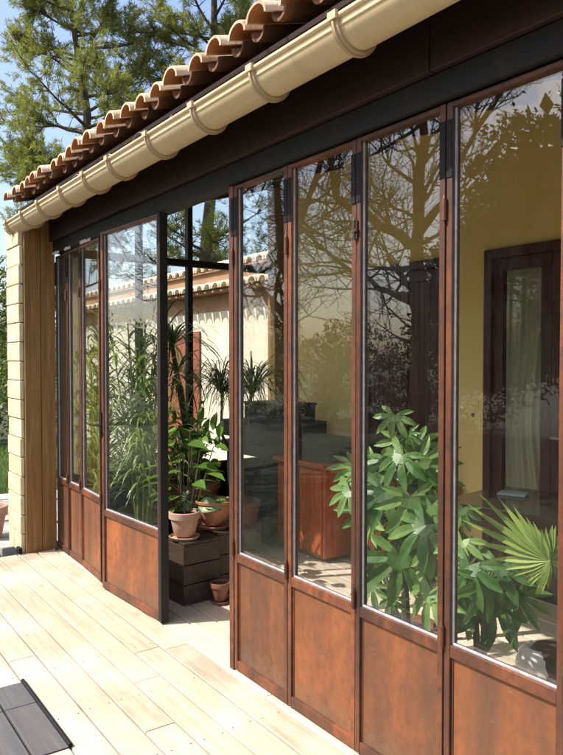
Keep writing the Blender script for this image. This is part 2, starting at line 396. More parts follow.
def blob_tree(name, loc, blobs, seed, n, leaf, mat, label, cat, trunk=None, group=None, wd=.4, barkmat='bark', shell=.55, core=False):
    t = empty(name, loc, label=label, cat=cat, group=group); rnd = random.Random(seed); m = MB()
    tot = sum(b[1]**2 for b in blobs)
    for c, r, sq in blobs:
        c = Vector(c); k = int(n*r*r/tot); nc = max(6, k//45)
        for _ in range(nc):
            d = rv(rnd).normalized(); rr = r*(shell+(1-shell)*rnd.random()**.5)*rnd.uniform(.82, 1.12)
            cc = c+Vector((d.x*rr, d.y*rr, d.z*rr*sq)); cr = r*rnd.uniform(.1, .22)
            for _ in range(k//nc):
                o = rv(rnd, cr*.55); pp = cc+Vector((o.x, o.y, o.z*.7))
                leafquad(m, pp, (rv(rnd)+d*.6), rv(rnd), leaf*rnd.uniform(.6, 1.3), leaf*wd*rnd.uniform(.7, 1.3))
    if core:
        for c, r, sq in blobs:
            for _ in range(int(700*r)):
                d = rv(rnd).normalized()*r*.92*rnd.random()**.4
                leafquad(m, Vector(c)+Vector((d.x, d.y, d.z*sq)), rv(rnd), rv(rnd), .45, .3)
    m.build('crown', mat, t)
    if trunk:
        tm = MB()
        for pts, r in trunk:
            tm.tube(pts, [r*(1-.6*i/(len(pts)-1)) for i in range(len(pts))], 8)
        tm.build('trunk', barkmat, t, smooth=True)
    return t

def pine(loc, seed, H, crown0, rad, nclump, label, needle=.155, wid=.015, lean=(0,0)):
    t = empty('pine_tree', loc, label=label, cat='tree', group='pine trees behind the house'); rnd = random.Random(seed)
    tr = MB(); fo = MB(); pts = []
    for i in range(9):
        z = H*.92*i/8; pts.append(Vector((lean[0]*i/8+.25*math.sin(i*1.1+seed), lean[1]*i/8+.2*math.cos(i*1.3), z)))
    tr.tube(pts, [.24*(1-.8*i/8) for i in range(9)], 9)
    def ax(z):
        k = min(7.999, max(0, z/(H*.92)*8)); i = int(k); return pts[i].lerp(pts[i+1], k-i)
    made = 0
    while made < nclump:
        z = crown0+(H-crown0)*rnd.random()**.85; u = (z-crown0)/(H-crown0)
        R_ = rad*(.55+.75*u if u < .4 else .85*(1.15-u)**.6/(.75**.6)*1.0)
        a = rnd.uniform(0, 2*pi); L = R_*rnd.uniform(.55, 1.15); b = ax(z-.3)
        d = Vector((math.cos(a), math.sin(a), rnd.uniform(.05, .5))).normalized(); bp = [b]; q = b.copy(); dd = d
        for i in range(6):
            dd = (dd+rv(rnd, .12)+Vector((0,0,.03))).normalized(); q = q+dd*L/6; bp.append(q.copy())
        tr.tube(bp, [.05*(1-.8*i/6)*(.6+R_/rad*.6) for i in range(7)], 5, cap=False)
        for _ in range(rnd.randint(16, 24)):
            i = rnd.choice((2, 3, 4, 4, 5, 5, 6)); s = bp[i]; sd = (dd*.6+rv(rnd, .6)+Vector((0,0,.25))).normalized(); l2 = rnd.uniform(.25, .95)
            e = s+sd*l2; tr.tube([s, s.lerp(e, .5)+rv(rnd, .04), e], [.015, .01, .005], 3, cap=False)
            for k in range(rnd.randint(2, 4)):
                cpt = s.lerp(e, rnd.uniform(.45, 1.1))+rv(rnd, .08); made += 1
                ax_d = (sd+rv(rnd, .35)).normalized()
                for _n in range(46):
                    off = ax_d*rnd.uniform(-.16, .16)
                    leafquad(fo, cpt+off, (ax_d*.75+rv(rnd, .55)), rv(rnd), needle*rnd.uniform(.6, 1.2), wid*rnd.uniform(.8, 1.4))
    tr.build('trunk', 'bark', t, smooth=True); fo.build('crown', 'pine_needles', t)
    return t

# pines behind
pc = at(120, 360, 6.5); s_ = (pc-CAM); s_.normalize()
pine((-20.5, 5.4, -.16), 3, 15.5, 3.0, 3.4, 3500, 'large olive green pine rising behind the tiled roof edge')
pine((-18.6, 8.4, -.16), 11, 17, 2.6, 3.6, 4000, 'taller pine with bare pale limbs, closer to the middle of the eave line', lean=(.8, .4))
blob_tree('oak_tree', (-27, 4.2, -.16), [((0,0,3.2),2.2,.9), ((-1,2.5,2.6),2,.8), ((0,-2.5,2.2),2,.8)], 5, 9000, .22, 'far_leaves',
          'yellow green tree beyond the pale stone pillar, under the hill', 'tree', [([(0,0,0),(.1,0,1.5),(0,.1,3)], .2)])
blob_tree('garden_shrub', (-14.6, 1.2, -.16), [((0,0,1.1),1.15,.9), ((-.8,1.2,1.0),1.0,.9), ((.1,-1.2,.9),1,.9)], 6, 9000, .11, 'shrub_leaves',
          'dark shrub at the end of the lawn, behind the pale stone pillar', 'shrub', [([(0,0,0),(0,0,1)], .05)])
# grass tuft strip beyond the pillar
gr = MB(); rnd = random.Random(12)
for _ in range(9000):
    x, y = rnd.uniform(-13.5, -7.9), rnd.uniform(-1.0, 2.4)
    leafquad(gr, Vector((x, y, -.16)), Vector((rnd.gauss(0,.3), rnd.gauss(0,.3), 1)), rv(rnd), rnd.uniform(.06,.16), .012)
tag(gr.build('grass', 'grass_blades'), kind='stuff')

# garden in front (seen mirrored in the panes)
bare_tree((-8.5, -7.0, -.16), [
    ([(0,0,0),(.05,0,1.5),(.0,.0,3.2),(.05,.05,4.6),(.25,.1,6.0)], .17, 3),
    ([(.0,0,3.55),(-.5,.35,4.0),(-1.0,.75,4.5),(-1.15,.9,5.6)], .1, 3),
    ([(.0,0,3.8),(.5,-.3,4.5),(.9,-.6,5.4)], .09, 3),
    ([(.0,0,2.6),(-.55,.35,2.9),(-1.2,.8,3.6)], .07, 2)], 21, 'bare spreading tree with a straight trunk, mirrored in the panes')
bare_tree((-9.9, -5.3, -.16), [
    ([(.6,.1,0),(.4,.05,1.6),(.1,.0,3.0),(-.35,-.1,4.6),(-.5,-.1,6.2)], .14, 3),
    ([(.1,0,3.0),(.5,-.1,4.0),(.95,-.3,5.2)], .09, 3),
    ([(.3,0,2.2),(-.4,.3,3.0),(-.8,.6,4.2)], .08, 3)], 33, 'leaning bare tree with forked limbs, mirrored in the narrower panes')
blob_tree('evergreen_tree', (-8.2, -11.6, -.16), [((0,0,4.4),2.6,1.05), ((-1.3,.6,3.0),2.2,.9), ((1.6,-.5,3.4),2.2,1)], 41, 56000, .15, 'evergreen_leaves',
          'dense dark evergreen tree mirrored in the pane by the french door', 'tree', [([(0,0,0),(.1,0,2),(0,.1,4)], .22)], shell=.35, core=True)
for i, (x, y, h) in enumerate([(-22,-9,3.2), (-18,-10,3.6), (-14.5,-10.5,3.0), (-12,-12,3.4), (-5,-13,3.4), (-1.5,-13,3.2), (-25.5,-6,3.0)]):
    blob_tree('garden_bush', (x, y, -.16), [((0,0,h*.45),h*.52,.85), ((1.2,.3,h*.35),h*.42,.85), ((-1.3,-.2,h*.36),h*.42,.85)], 50+i, 7000, .14,
              'shrub_leaves' if i % 3 == 1 else 'evergreen_leaves', 'rounded garden bush mirrored low in the panes', 'bush', [([(0,0,0),(0,0,h*.4)], .07)], 'bushes along the garden edge')

# ------------------------------------------------------------------ timber and stone pillar at the far end
w = empty('pillar', (-5.57, -.165, 0), label='tall pillar of pale stone blocks faced with brown timber boards', cat='pillar')
b = MB(); b.box((.006, -.100, .002), (.03, .02, 2.60)); b.box((.006, .024, .002), (.028, .135, 2.60))
b.build('timber_cladding', 'cladding_wood', w, bevel=.003)
b = MB(); rnd = random.Random(9); z = .0
while z < 2.6:
    h = min(.149, 2.60-z); b.box((-.36+rnd.uniform(-.006,.006), -.132+rnd.uniform(-.006,.006), z+.003), (.0+rnd.uniform(-.004,.008), -.103, z+h-.003)); z += .149
b.build('stone_blocks', 'stone_block', w, bevel=.006)
b = MB(); b.box((-.35, -.1275+.0265, .001), (.003, .135, 2.60)); b.build('core', 'mortar', w)
b = MB(); b.box((-.05, -.16, .002), (.035, -.134, .05)); b.build('base_flashing', 'black_iron', w, bevel=.006)

# ------------------------------------------------------------------ lintel beam
beam = empty('lintel_beam', (-2.2, 0, 2.33), label='long dark brown timber beam across the top of the glazed front', cat='beam')
b = MB(); b.box((-3.34, -.045, .002), (3.9, .045, .092)); b.build('head_rail', 'steel_dark', beam, bevel=.002)
b = MB(); b.box((-3.34, -.075, .095), (.62, .1, .30)); b.box((.624, -.072, .095), (3.9, .1, .30)); b.build('timber', 'beam_wood', beam, bevel=.004)
b = MB(); b.box((-3.73, -.20, .302), (3.9, .1, .318)); b.build('soffit_board', 'beam_wood', beam)
b = MB(); rnd = random.Random(3)
for (x0, x1) in ((-5.53,-5.38), (-5.24,-5.12), (-4.9,-4.7)):
    k = 7
    for i in range(k):
        a, c = x0+(x1-x0)*i/k, x0+(x1-x0)*(i+1)/k
        b.box((a+2.2, -.054, -.006-rnd.random()*.006), (c+2.2, -.047, .004+rnd.random()*.010))
b.build('pale_strip', 'off_white', beam)  # broken pale strips along the head rail over the far panels

# ------------------------------------------------------------------ tiled roof
SL = .30; TX0, TX1 = -5.86, 1.55; TP = .182
rf = empty('tiled_roof', (0, -.27, 2.735), label='clay barrel tile roof edge in beige and terracotta above the gutter', cat='roof')
FLAT = [.86]
def halftube(m, x, y, z, L, r0, r1, th, sl, up=True, seg=9, inner=0):
    P = []
    for (yy, r) in ((y, r0), (y+L, r1)):
        zz = z+(yy-y)*sl
        for rr in (r, r-th):
            for k in range(seg+1):
                a = pi*k/seg; P.append((x+rr*math.cos(a), yy, zz+(FLAT[0] if up else -1)*rr*math.sin(a)))
    n_ = seg+1; Fs = []
    for k in range(seg):
        Fs += [(k, k+1, 2*n_+k+1, 2*n_+k), (n_+k, 3*n_+k, 3*n_+k+1, n_+k+1), (k, n_+k, n_+k+1, k+1), (2*n_+k, 2*n_+k+1, 3*n_+k+1, 3*n_+k)]
    Fs += [(0, 2*n_, 3*n_, n_), (seg, n_+seg, 3*n_+seg, 2*n_+seg)]
    m.poly(P, Fs)
    if inner:
        for q in range(seg): m.fm[-len(Fs)+q*4+1] = inner
rnd = random.Random(31); cov = MB(); pan = MB(); ncol = int((TX1-TX0)/TP)+1
for i in range(ncol):
    x = TX0+i*TP
    for c in range(13):
        j = rnd.uniform(-.011, .011); y = c*.36+rnd.uniform(-.02, .02); zz = c*.36*SL
        halftube(cov, x+j, y-.03, zz+.05+rnd.uniform(-.006,.009), +.44, .072+rnd.uniform(-.006,.005), .060, .013, SL*.93+rnd.uniform(-.012,.012), inner=1)
        if c < 6: halftube(pan, x+TP/2+j, y+.03+rnd.uniform(-.02,.015), zz+.06, .42, .048, .06, .012, SL*.97, up=False)
cov.build('cover_tiles', ['roof_tile', 'tile_inside'], rf, smooth=True); pan.build('channel_tiles', 'pan_tile', rf, smooth=True)
b = MB(); Mz = Matrix.Rotation(math.atan(SL), 4, 'X')
b.box((TX0, .02, -.062), (TX1, 4.9, -.045), M=Mz); b.build('roof_boards', 'beam_wood', rf)
b = MB(); b.box((TX0, .075, -.195), (TX1, .095, -.045)); b.build('fascia', 'beam_wood', rf)
# mortar dabs and a bent wire lying on the fascia
b = MB()
for i in range(ncol):
    if rnd.random() < .75:
        x = TX0+i*TP+TP*.5+rnd.uniform(-.03,.03); z = -.072+rnd.uniform(-.01,.004)
        b.lathe([(.002,-.008),(.014,-.004),(.012,.006),(.002,.012)], (x, .066, z), 6)
b.build('mortar_dabs', 'white_render', rf)
wr = empty('loose_wire', (-3.55, -.235, 2.675), label='thin grey wire trailing along the tile ends above the gutter', cat='wire')
b = MB(); rnd = random.Random(5)
b.tube([(-.9+i*.018, -.02+.012*math.sin(i*.31), -.035+.022*math.sin(i*.23+1)+.014*math.sin(i*.57)) for i in range(80)], .0022, 5); b.build('wire', 'steel_bright', wr)

# ------------------------------------------------------------------ gutter
GZ, GY = 2.565, -.27; GX0, GX1 = -5.80, 1.5
gt = empty('gutter', (0, GY, GZ), label='long beige half round gutter along the eave', cat='gutter')
def trough(m, x0, x1, r, th, segs=14):
    P = []; n_ = segs+1
    for x in (x0, x1):
        for rr in (r, r-th):
            for k in range(n_): a = pi+pi*k/segs; P.append((x, rr*math.cos(a), rr*math.sin(a)))
    Fs = []
    for k in range(segs):
        Fs += [(k, 2*n_+k, 2*n_+k+1, k+1), (n_+k, n_+k+1, 3*n_+k+1, 3*n_+k), (k, k+1, n_+k+1, n_+k), (2*n_+k, 3*n_+k, 3*n_+k+1, 2*n_+k+1)]
    Fs += [(0, n_, 3*n_, 2*n_), (segs, 2*n_+segs, 3*n_+segs, n_+segs)]
    m.poly(P, Fs)
m = MB(); trough(m, GX0, GX1, .08, .004); m.tube([(GX0, -.081, .006), (GX1, -.081, .006)], .0095, 10); m.tube([(GX0, .079, .004), (GX1, .079, .004)], .006, 8)
m.tube([(GX0, -.0755, -.022), (GX1, -.0755, -.022)], .0045, 8)
m.build('trough', 'gutter_pvc', gt, smooth=True)
m = MB(); k_ = 16
m.poly([(GX0+.001, .0775*math.cos(pi+pi*k/k_), .0775*math.sin(pi+pi*k/k_)) for k in range(k_+1)]+[(GX0-.003, .0815*math.cos(pi+pi*k/k_), .0815*math.sin(pi+pi*k/k_)) for k in range(k_+1)],
       [tuple(range(k_+1)), tuple(range(2*k_+1, k_, -1))]+[(k, k_+1+k, k_+2+k, k+1) for k in range(k_)])
m.build('end_cap', 'gutter_pvc', gt)
m = MB(); m.tube([(GX0+.07,0,-.07),(GX0+.07,0,-.12),(GX0+.055,.015,-.16),(GX0+.01,.05,-.23),(GX0-.02,.07,-.30)], .042, 14)
m.build('downpipe_elbow', 'gutter_pvc', gt, smooth=True)
br = None
def bracket():
    m = MB(); segs = 16
    for (x0, x1, r0, r1) in ((-.016, .016, .0815, .090), (-.005, .005, .0895, .097)):
        P = []
        for x in (x0, x1):
            for rr in (r1, r0):
                for k in range(segs+1): a = pi*.97+pi*1.06*k/segs; P.append((x, rr*math.cos(a), rr*math.sin(a)))
        n_ = segs+1; Fs = []
        for k in range(segs): Fs += [(k, 2*n_+k, 2*n_+k+1, k+1), (n_+k, n_+k+1, 3*n_+k+1, 3*n_+k), (k, k+1, n_+k+1, n_+k), (2*n_+k, 3*n_+k, 3*n_+k+1, 2*n_+k+1)]
        Fs += [(0, n_, 3*n_, 2*n_), (segs, 2*n_+segs, 3*n_+segs, n_+segs)]; m.poly(P, Fs)
    m.box((-.016, .081, -.03), (.016, .091, .05)); m.box((-.02, -.1, -.006), (.02, -.088, .02))
    return m
b0 = bracket().build('bracket', 'bracket_pvc', gt, smooth=True)
for i, x in enumerate([-5.70,-5.28,-4.87,-4.40,-3.98,-3.60,-3.11,-2.65,-2.19,-1.71,-1.25,-.79,-.33,.13,.6,1.06]):
    o = b0 if i == 0 else b0.copy()
    if i: COL.objects.link(o); o.parent = gt
    o.location = (x, 0, 0)

# ------------------------------------------------------------------ glazed steel panels of the front
def hinge_mb(x, z, h=.07, r=.008):
    m = MB(); m.tube([(x, -.03, z), (x, -.03, z+h)], r, 10); m.tube([(x, -.03, z+h), (x, -.03, z+h+.012)], [r*.7, r*.3], 8); return m
def make_panel(wd, H=2.326, lo=.545, st=.026, frame='rust_frame', plates=True, edge=False, bot=.012):
    t = empty('glazed_panel'); T0, T1 = -.022, .018; e = .0025
    m = MB(); z0 = bot
    m.box((e, T0, z0), (st, T1, H)); m.box((wd-st, T0, z0), (wd-e, T1, H))
    m.box((st, T0+.001, z0), (wd-st, T1-.001, z0+.045)); m.box((st, T0+.001, lo-.012), (wd-st, T1-.001, lo+.028)); m.box((st, T0+.001, H-.018), (wd-st, T1-.001, H-.001))
    # raised lip round the sheet
    for (a, c) in (((st, -.012, z0+.045), (st+.008, -.006, lo-.012)), ((wd-st-.008, -.012, z0+.045), (wd-st, -.006, lo-.012))): m.box(a, c)
    m.build('frame', frame, t, bevel=.0025)
    m = MB(); m.box((st-.001, -.008, z0+.044), (wd-st+.001, -.004, lo-.011)); m.build('lower_sheet', 'rust_sheet', t)
    g0, g1 = lo+.028, H-.018
    m = MB(); m.box((st-.004, -.003, g0-.004), (wd-st+.004, .003, g1+.004)); m.build('pane', 'window_glass', t)
    m = MB(); q = .008
    m.box((st, -.009, g0), (st+.0055, -.0035, g1))
    m.box((st+.0055, -.0095, g0), (wd-st, -.0035, g0+.006))
    m.build('glazing_bead', 'bead_grey', t)
    if plates:
        m = MB(); m.box((-.0265, -.0245, 2.085), (-.0025, -.0215, 2.27)); m.box((.0025, -.0245, 2.085), (.0265, -.0215, 2.27))  # flat black plates either side of the seam, near the top
        m.build('black_plate', 'black_iron', t, bevel=.002)
    if True:
        for z in (.56, 1.95): hinge_mb(0, z).build('hinge', 'rust_frame', t, smooth=True)
    return t
GP = 'rusty steel glazed panels along the veranda front'
XS = [-2.862+.4375*i for i in range(9)]
LB = ['glazed panel of rusted steel bordering the open doorway, showing stacked dark blocks and garden',
      'narrow glazed rusty panel in front of the red cabinet',
      'glazed rusty panel filled by the upper leaves of the fatsia plant',
      'widest looking glazed rusty panel with the french door and palm fan behind it',
      'rusty glazed panel cut off by the right side of the photo', None, None, None]
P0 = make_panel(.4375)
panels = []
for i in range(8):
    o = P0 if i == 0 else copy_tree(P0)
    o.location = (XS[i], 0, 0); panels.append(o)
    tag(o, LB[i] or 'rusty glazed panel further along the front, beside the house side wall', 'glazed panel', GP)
# slight wear of alignment
for o, a in zip(panels, (0, .3, -.25, .2, 0, 0, 0, 0)): o.rotation_euler.z = R(a)
hm = MB(); hm.tube([(.012,-.028,1.95),(.012,-.028,2.02)], .004, 8); hm.lathe([(.002,0),(.009,.002),(.009,.012),(.002,.014)], (.012,-.03,1.975), 12)
hm.build('bolt', 'steel_brown', panels[2], smooth=True)
for (x, y, wd, rz, lab) in ((-5.555, .0, .285, -1.5, 'furthest and narrowest rusty glazed panel, against the timber pillar'),
                        (-5.262, -.008, .30, -1.0, 'second rusty glazed panel from the timber pillar, olive toned glass'),
                        (-4.955, -.016, .455, -3.5, 'rusty glazed panel full of bright reed leaves, next to the wide door')):
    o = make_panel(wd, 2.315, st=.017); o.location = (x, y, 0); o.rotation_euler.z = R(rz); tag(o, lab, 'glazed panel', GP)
# wide door leaf
d0 = Vector((-4.395, -.075, 0)); d1 = Vector((-3.612, -.03, 0)); wd = (d1-d0).length
lf = make_panel(wd, 2.325, .50, .034, 'rust_frame', plates=False, bot=.012); lf.name = 'door_leaf'
lf.location = d0; lf.rotation_euler.z = math.atan2(d1.y-d0.y, d1.x-d0.x)
tag(lf, 'wide glazed steel door leaf standing left of the open doorway', 'door')
m = MB(); m.box((wd+.001, -.028, .01), (wd+.016, .022, 2.325)); m.box((wd-.022, -.0245, .01), (wd-.0005, -.0225, 2.325)); m.build('edge_strip', 'steel_dark', lf, bevel=.002)
m = MB(); m.box((-.016, -.03, 1.0), (.016, -.0235, 1.16)); m.tube([(0,-.03,1.08),(0,-.07,1.08),(.11,-.072,1.082)], .008, 8); m.tube([(0,-.03,1.08),(0,-.07,1.08),(-.07,-.072,1.08)], .006, 8)
m.build('handle', 'black_iron', lf, smooth=True)
m = MB()
for i in range(9): m.lathe([(.0005,0),(.004,.0),(.003,.003),(.0005,.004)], (0,0,0), 6)
jp = empty('door_jamb', (-2.93, 0, 0), label='thin steel jamb post on the near side of the doorway', cat='jamb')
m = MB(); m.box((.026, -.024, .002), (.064, .03, 2.328)); m.build('post', 'rust_frame', jp, bevel=.002)


# ------------------------------------------------------------------ end glazing at the far side
eg = empty('end_glazing', (-5.5, 0, 0), label='glazed end wall with dark steel bars and a solid base, seen through the doorway', cat='glazed wall')
ys = [.03, .36, .66, 1.13, 1.60]; top = lambda y: 2.60+(y+.0)*SL
m = MB()
for y in ys: m.box((-.03, y-.024, .0), (.03, y+.024, top(y)))
m.box((-.028, .006, 2.315), (.028, 2.0, 2.375)); m.box((-.027, .006, .53), (.027, 2.0, .585)); m.box((-.028, .006, .0), (.028, 2.0, .04))
m.build('frame', 'steel_dark', eg, bevel=.002)
m = MB(); m.box((-.012, .006, .04), (-.006, 2.0, .53)); m.build('lower_sheet', 'steel_brown', eg)
for a, c in zip(ys, ys[1:]+[2.02]):
    m = MB(); m.box((-.003, a+.02, .58), (.003, c-.02, 2.32)); m.build('pane', 'clear_glass', eg)
    m = MB(); A, C_ = a+.02, c-.02
    m.poly([(-.003,A,2.37),(-.003,C_,2.37),(-.003,C_,top(C_)),(-.003,A,top(A)),(.003,A,2.37),(.003,C_,2.37),(.003,C_,top(C_)),(.003,A,top(A))],
           [(0,3,2,1),(4,5,6,7),(0,1,5,4),(1,2,6,5),(2,3,7,6),(3,0,4,7)]); m.build('pane', 'clear_glass', eg)
m = MB(); m.box((-.05, 2.0, 0), (.07, 2.095, top(2.05))); m.build('corner_post', 'cladding_wood', eg, bevel=.004)

# ------------------------------------------------------------------ house wall with openings
HW = empty('house_wall', (0, 2.1, 0), label='ochre rendered house wall behind the veranda glass', cat='wall')
D1 = (-3.08, -2.08); D2 = (-4.38, -3.40); DH = 2.24
m = MB(); X = [-5.5, D2[0], D2[1], D1[0], D1[1], 1.1]
m.box((X[0], 0, 0), (X[1], .3, 3.6)); m.box((X[2], 0, 0), (X[3], .3, 3.6)); m.box((X[4], 0, 0), (X[5], .3, 3.6))
m.box((X[1], 0, DH), (X[2], .3, 3.6)); m.box((X[3], 0, DH), (X[4], .3, 3.6))
m.build('render', 'ochre_render', HW)
m = MB(); m.box((-5.46, -.015, .0), (X[1]-.01, -.002, .1)); m.box((X[2]+.01, -.015, 0), (X[3]-.01, -.002, .1)); m.box((X[4]+.01, -.015, 0), (1.0, -.002, .1)); m.build('skirting', 'maroon_wood', HW)
m = MB(); m.lathe([(.001,0),(.014,.0),(.012,.008),(.001,.014)], (0,0,0), 16)
o = m.build('wall_socket', 'black_iron', HW); o.location = at(473, 415, 2.098)-HW.location; o.rotation_euler.x = R(90)
# room behind
rm = empty('back_room', (0, 2.4, 0), label='dim room behind the french doors', cat='room')
m = MB(); m.box((-5.6, 3.4, 0), (1.1, 3.5, 3.4)); m.box((-5.7, .002, 0), (-5.6, 3.5, 3.4)); m.box((1.0, .002, 0), (1.1, 3.4, 3.4)); m.build('walls', 'room_plaster', rm)
m = MB(); m.box((-5.6, .002, 2.9), (1.0, 3.4, 3.0)); m.build('ceiling', 'room_plaster', rm)
m = MB(); m.box((-5.6, .002, -.1), (1.0, 3.4, -.02)); m.build('floor_boards', 'maroon_wood', rm)
eg2 = copy_tree(eg); eg2.location = (1.06, 0, 0); eg2['label'] = 'glazed end wall added unseen at the near end of the veranda for more skylight'  # unseen glazed end, added so more skylight reaches the house wall
# veranda ceiling
cl = MB(); Mc = Matrix.Translation((0, .1, 2.645)) @ Matrix.Rotation(math.atan(SL), 4, 'X')
k = 0.0
while k < 2.05:
    cl.box((-5.52, k+.002, -.02), (1.05, k+.138, -.002), M=Mc); k += .14
tag(cl.build('ceiling', 'ceiling_wood'), kind='structure')
rt = MB()
for x in [-5.2+i*.62 for i in range(10)]: rt.box((x-.035, .0, -.12), (x+.035, 2.06, -.021), M=Mc)
o = rt.build('rafters', 'beam_wood'); tag(o, 'dark timber rafters under the veranda ceiling', 'rafters')

def french_door(x0, x1, label, curtain=True, solid=False):
    t = empty('french_door', (x0, 2.1, 0), label=label, cat='door'); W = x1-x0; H = DH
    m = MB(); m.box((0.003, -.02, 0), (.06, .12, H-.003)); m.box((W-.06, -.02, 0), (W-.003, .12, H-.003)); m.box((.06, -.02, H-.065), (W-.06, .12, H-.003)); m.build('frame', 'maroon_wood', t, bevel=.003)
    lw = (W-.12)/2
    for k in range(2):
        a = .06+k*lw; lfm = MB()
        lfm.box((a+.002, .01, .02), (a+.075, .055, H-.068)); lfm.box((a+lw-.075, .01, .02), (a+lw-.002, .055, H-.068))
        lfm.box((a+.075, .011, H-.15), (a+lw-.075, .054, H-.069)); lfm.box((a+.075, .011, .02), (a+lw-.075, .054, .14)); lfm.box((a+.075, .011, .5), (a+lw-.075, .054, .58))
        lfm.box((a+.075, .02, .14), (a+lw-.075, .04, .5))
        if solid:
            for q in range(5):
                ww = (lw-.15)/5; lfm.box((a+.075+q*ww+.002, .02, .58), (a+.075+(q+1)*ww-.002, .042, H-.15))
        L = lfm.build('leaf', 'maroon_wood', t, bevel=.003)
        if not solid:
            g_ = MB(); g_.box((a+.07, .03, .575), (a+lw-.07, .035, H-.145)); g_.build('pane', 'clear_glass', L)
        if k == 1:
            hb = MB(); hb.tube([(a+.035,.008,1.02),(a+.035,-.04,1.02),(a+.13,-.042,1.02)], .008, 8); hb.build('handle', 'steel_bright', L, smooth=True)
    return t
french_door(*D1, 'glazed french door in dark red wood with a pale curtain behind it')
french_door(*D2, 'closed dark maroon boarded door behind the fatsia plant', solid=True)
cu = MB(); P = []; nx = 60; nz = 14
for j in range(nz):
    z = .15+j*(2.0/(nz-1))
    for i in range(nx):
        u = i/(nx-1); pinch = 1-.22*math.exp(-((z-1.1)/.45)**2)
        P.append((u*.46*pinch+.0, .014*math.sin(u*34)+.005*math.sin(u*91+z), z))
cu.poly(P, [(j*nx+i, j*nx+i+1, (j+1)*nx+i+1, (j+1)*nx+i) for j in range(nz-1) for i in range(nx-1)])
o = cu.build('curtain', 'curtain_cloth', smooth=True, loc=(-3.01, 2.165, 0)); tag(o, 'pale olive curtain hanging in folds behind the french door glass', 'curtain')

# ------------------------------------------------------------------ neighbouring white wing
ng = empty('neighbour_wing', (-9, 2.73, 0), label='sunlit white rendered wing with double rows of pale roof tiles', cat='house')
m = MB(); m.box((-3.6, 0, -.15), (3.37, .3, 2.42)); m.build('wall', 'white_render', ng)
m = MB(); m.box((-3.6, -.018, 2.13), (3.37, -.001, 2.334)); m.build('brown_band', 'brown_render', ng)  # brown strip on the wall just below the lower eave board
m = MB(); m.box((-3.6, -.14, 2.42), (3.37, .3, 2.62)); m.build('eave_band', 'brown_render', ng)
rnd = random.Random(17)
def eaverow(y, z, r, L, sl, name, mat, x0=-3.7, x1=3.4, sp=.2):
    m = MB(); x = x0
    while x < x1:
        halftube(m, x, y+rnd.uniform(-.008,.008), z+rnd.uniform(-.004,.004), L, r, r*.85, .014, sl, seg=8); x += sp
    return m.build(name, mat, ng, smooth=True)
eaverow(-.30, 2.36, .085, .45, .22, 'lower_tiles', 'pale_tile')
m = MB(); m.box((-3.7, -.17, 2.335), (3.4, .0, 2.358), M=Matrix.Rotation(0, 4, 'X')); m.build('lower_eave_board', 'brown_render', ng)
rfm = MB()
for c in range(7):
    x = -3.7
    while x < 3.4:
        halftube(rfm, x+rnd.uniform(-.006,.006), -.2+c*.38, 2.61+c*.38*.28, .46, .085, .07, .014, .26, seg=8); x += .2
rfm.build('roof', 'pale_tile', ng, smooth=True)
m = MB(); m.box((-3.7, -.18, 2.585), (3.4, 2.6, 2.60), M=Matrix.Translation((0,0,-.0))); 
m.v = [(x, y, z+(y+.18)*.27) for x, y, z in m.v]; m.build('roof_boards', 'brown_render', ng)
sh = MB(); sx0, sx1 = at(167, 370, 2.72).x+9, at(200.5, 370, 2.72).x+9
for q in range(6):
    ww = (sx1-sx0)/6; sh.box((sx0+q*ww+.002, -.03, 0), (sx0+(q+1)*ww-.002, -.004, 1.88))
sh.build('shutter', 'shutter_paint', ng)

# ------------------------------------------------------------------ deck hatch
dh = empty('deck_hatch', (HX0, HY1, 0), label='dark grey boarded hatch let into the pale deck', cat='hatch')
m = MB()
for j in range(2):
    y0 = -.14*(j+1)+.004; y1 = -.14*j-.006
    for (a, c) in ((.004, .235), (.24, HX1-HX0-.004)): m.box((a, y0, -.03), (c, y1, .004))
m.build('boards', 'grey_boards', dh, bevel=.002)
m = MB(); m.tube([(.0, .0, .008), (HX1-HX0, .0, .008)], .009, 10); m.build('edge_bar', 'black_iron', dh, smooth=True)

# ------------------------------------------------------------------ crates, pots
def crate(loc, rz, W, D, H, label):
    t = empty('wooden_crate', loc, rz, label=label, cat='crate', group='wooden crates carrying the pots')
    for sx in (-1, 1):
        for sy in (-1, 1):
            m = MB(); m.box((sx*(W/2-.03)-.018, sy*(D/2-.03)-.018, .001), (sx*(W/2-.03)+.018, sy*(D/2-.03)+.018, H-.016)); m.build('corner_post', 'crate_wood', t, bevel=.002)
    m = MB(); n_ = 3; hh = (H-.02)/n_
    for k in range(n_):
        z0, z1 = .008+k*hh, .008+(k+1)*hh-.006
        m.box((-W/2, -D/2, z0), (W/2, -D/2+.011, z1)); m.box((-W/2, D/2-.011, z0), (W/2, D/2, z1))
        m.box((-W/2+.0005, -D/2+.0115, z0), (-W/2+.011, D/2-.0115, z1)); m.box((W/2-.011, -D/2+.0115, z0), (W/2-.0005, D/2-.0115, z1))
    m.build('side_slats', 'crate_wood', t, bevel=.0015)
    m = MB(); k = 4; ww = D/k
    for q in range(k): m.box((-W/2-.004, -D/2+q*ww+.003, H-.015), (W/2+.004, -D/2+(q+1)*ww-.003, H))
    m.build('top_boards', 'crate_wood', t, bevel=.002)
    return t
crate((-3.92, .31, 0), R(4), .25, .27, .385, 'weathered wooden crate in the doorway under the small pale pot')
crate((-4.0, .60, 0), R(-3), .34, .28, .40, 'weathered wooden crate behind the first one, under the round terracotta pot')

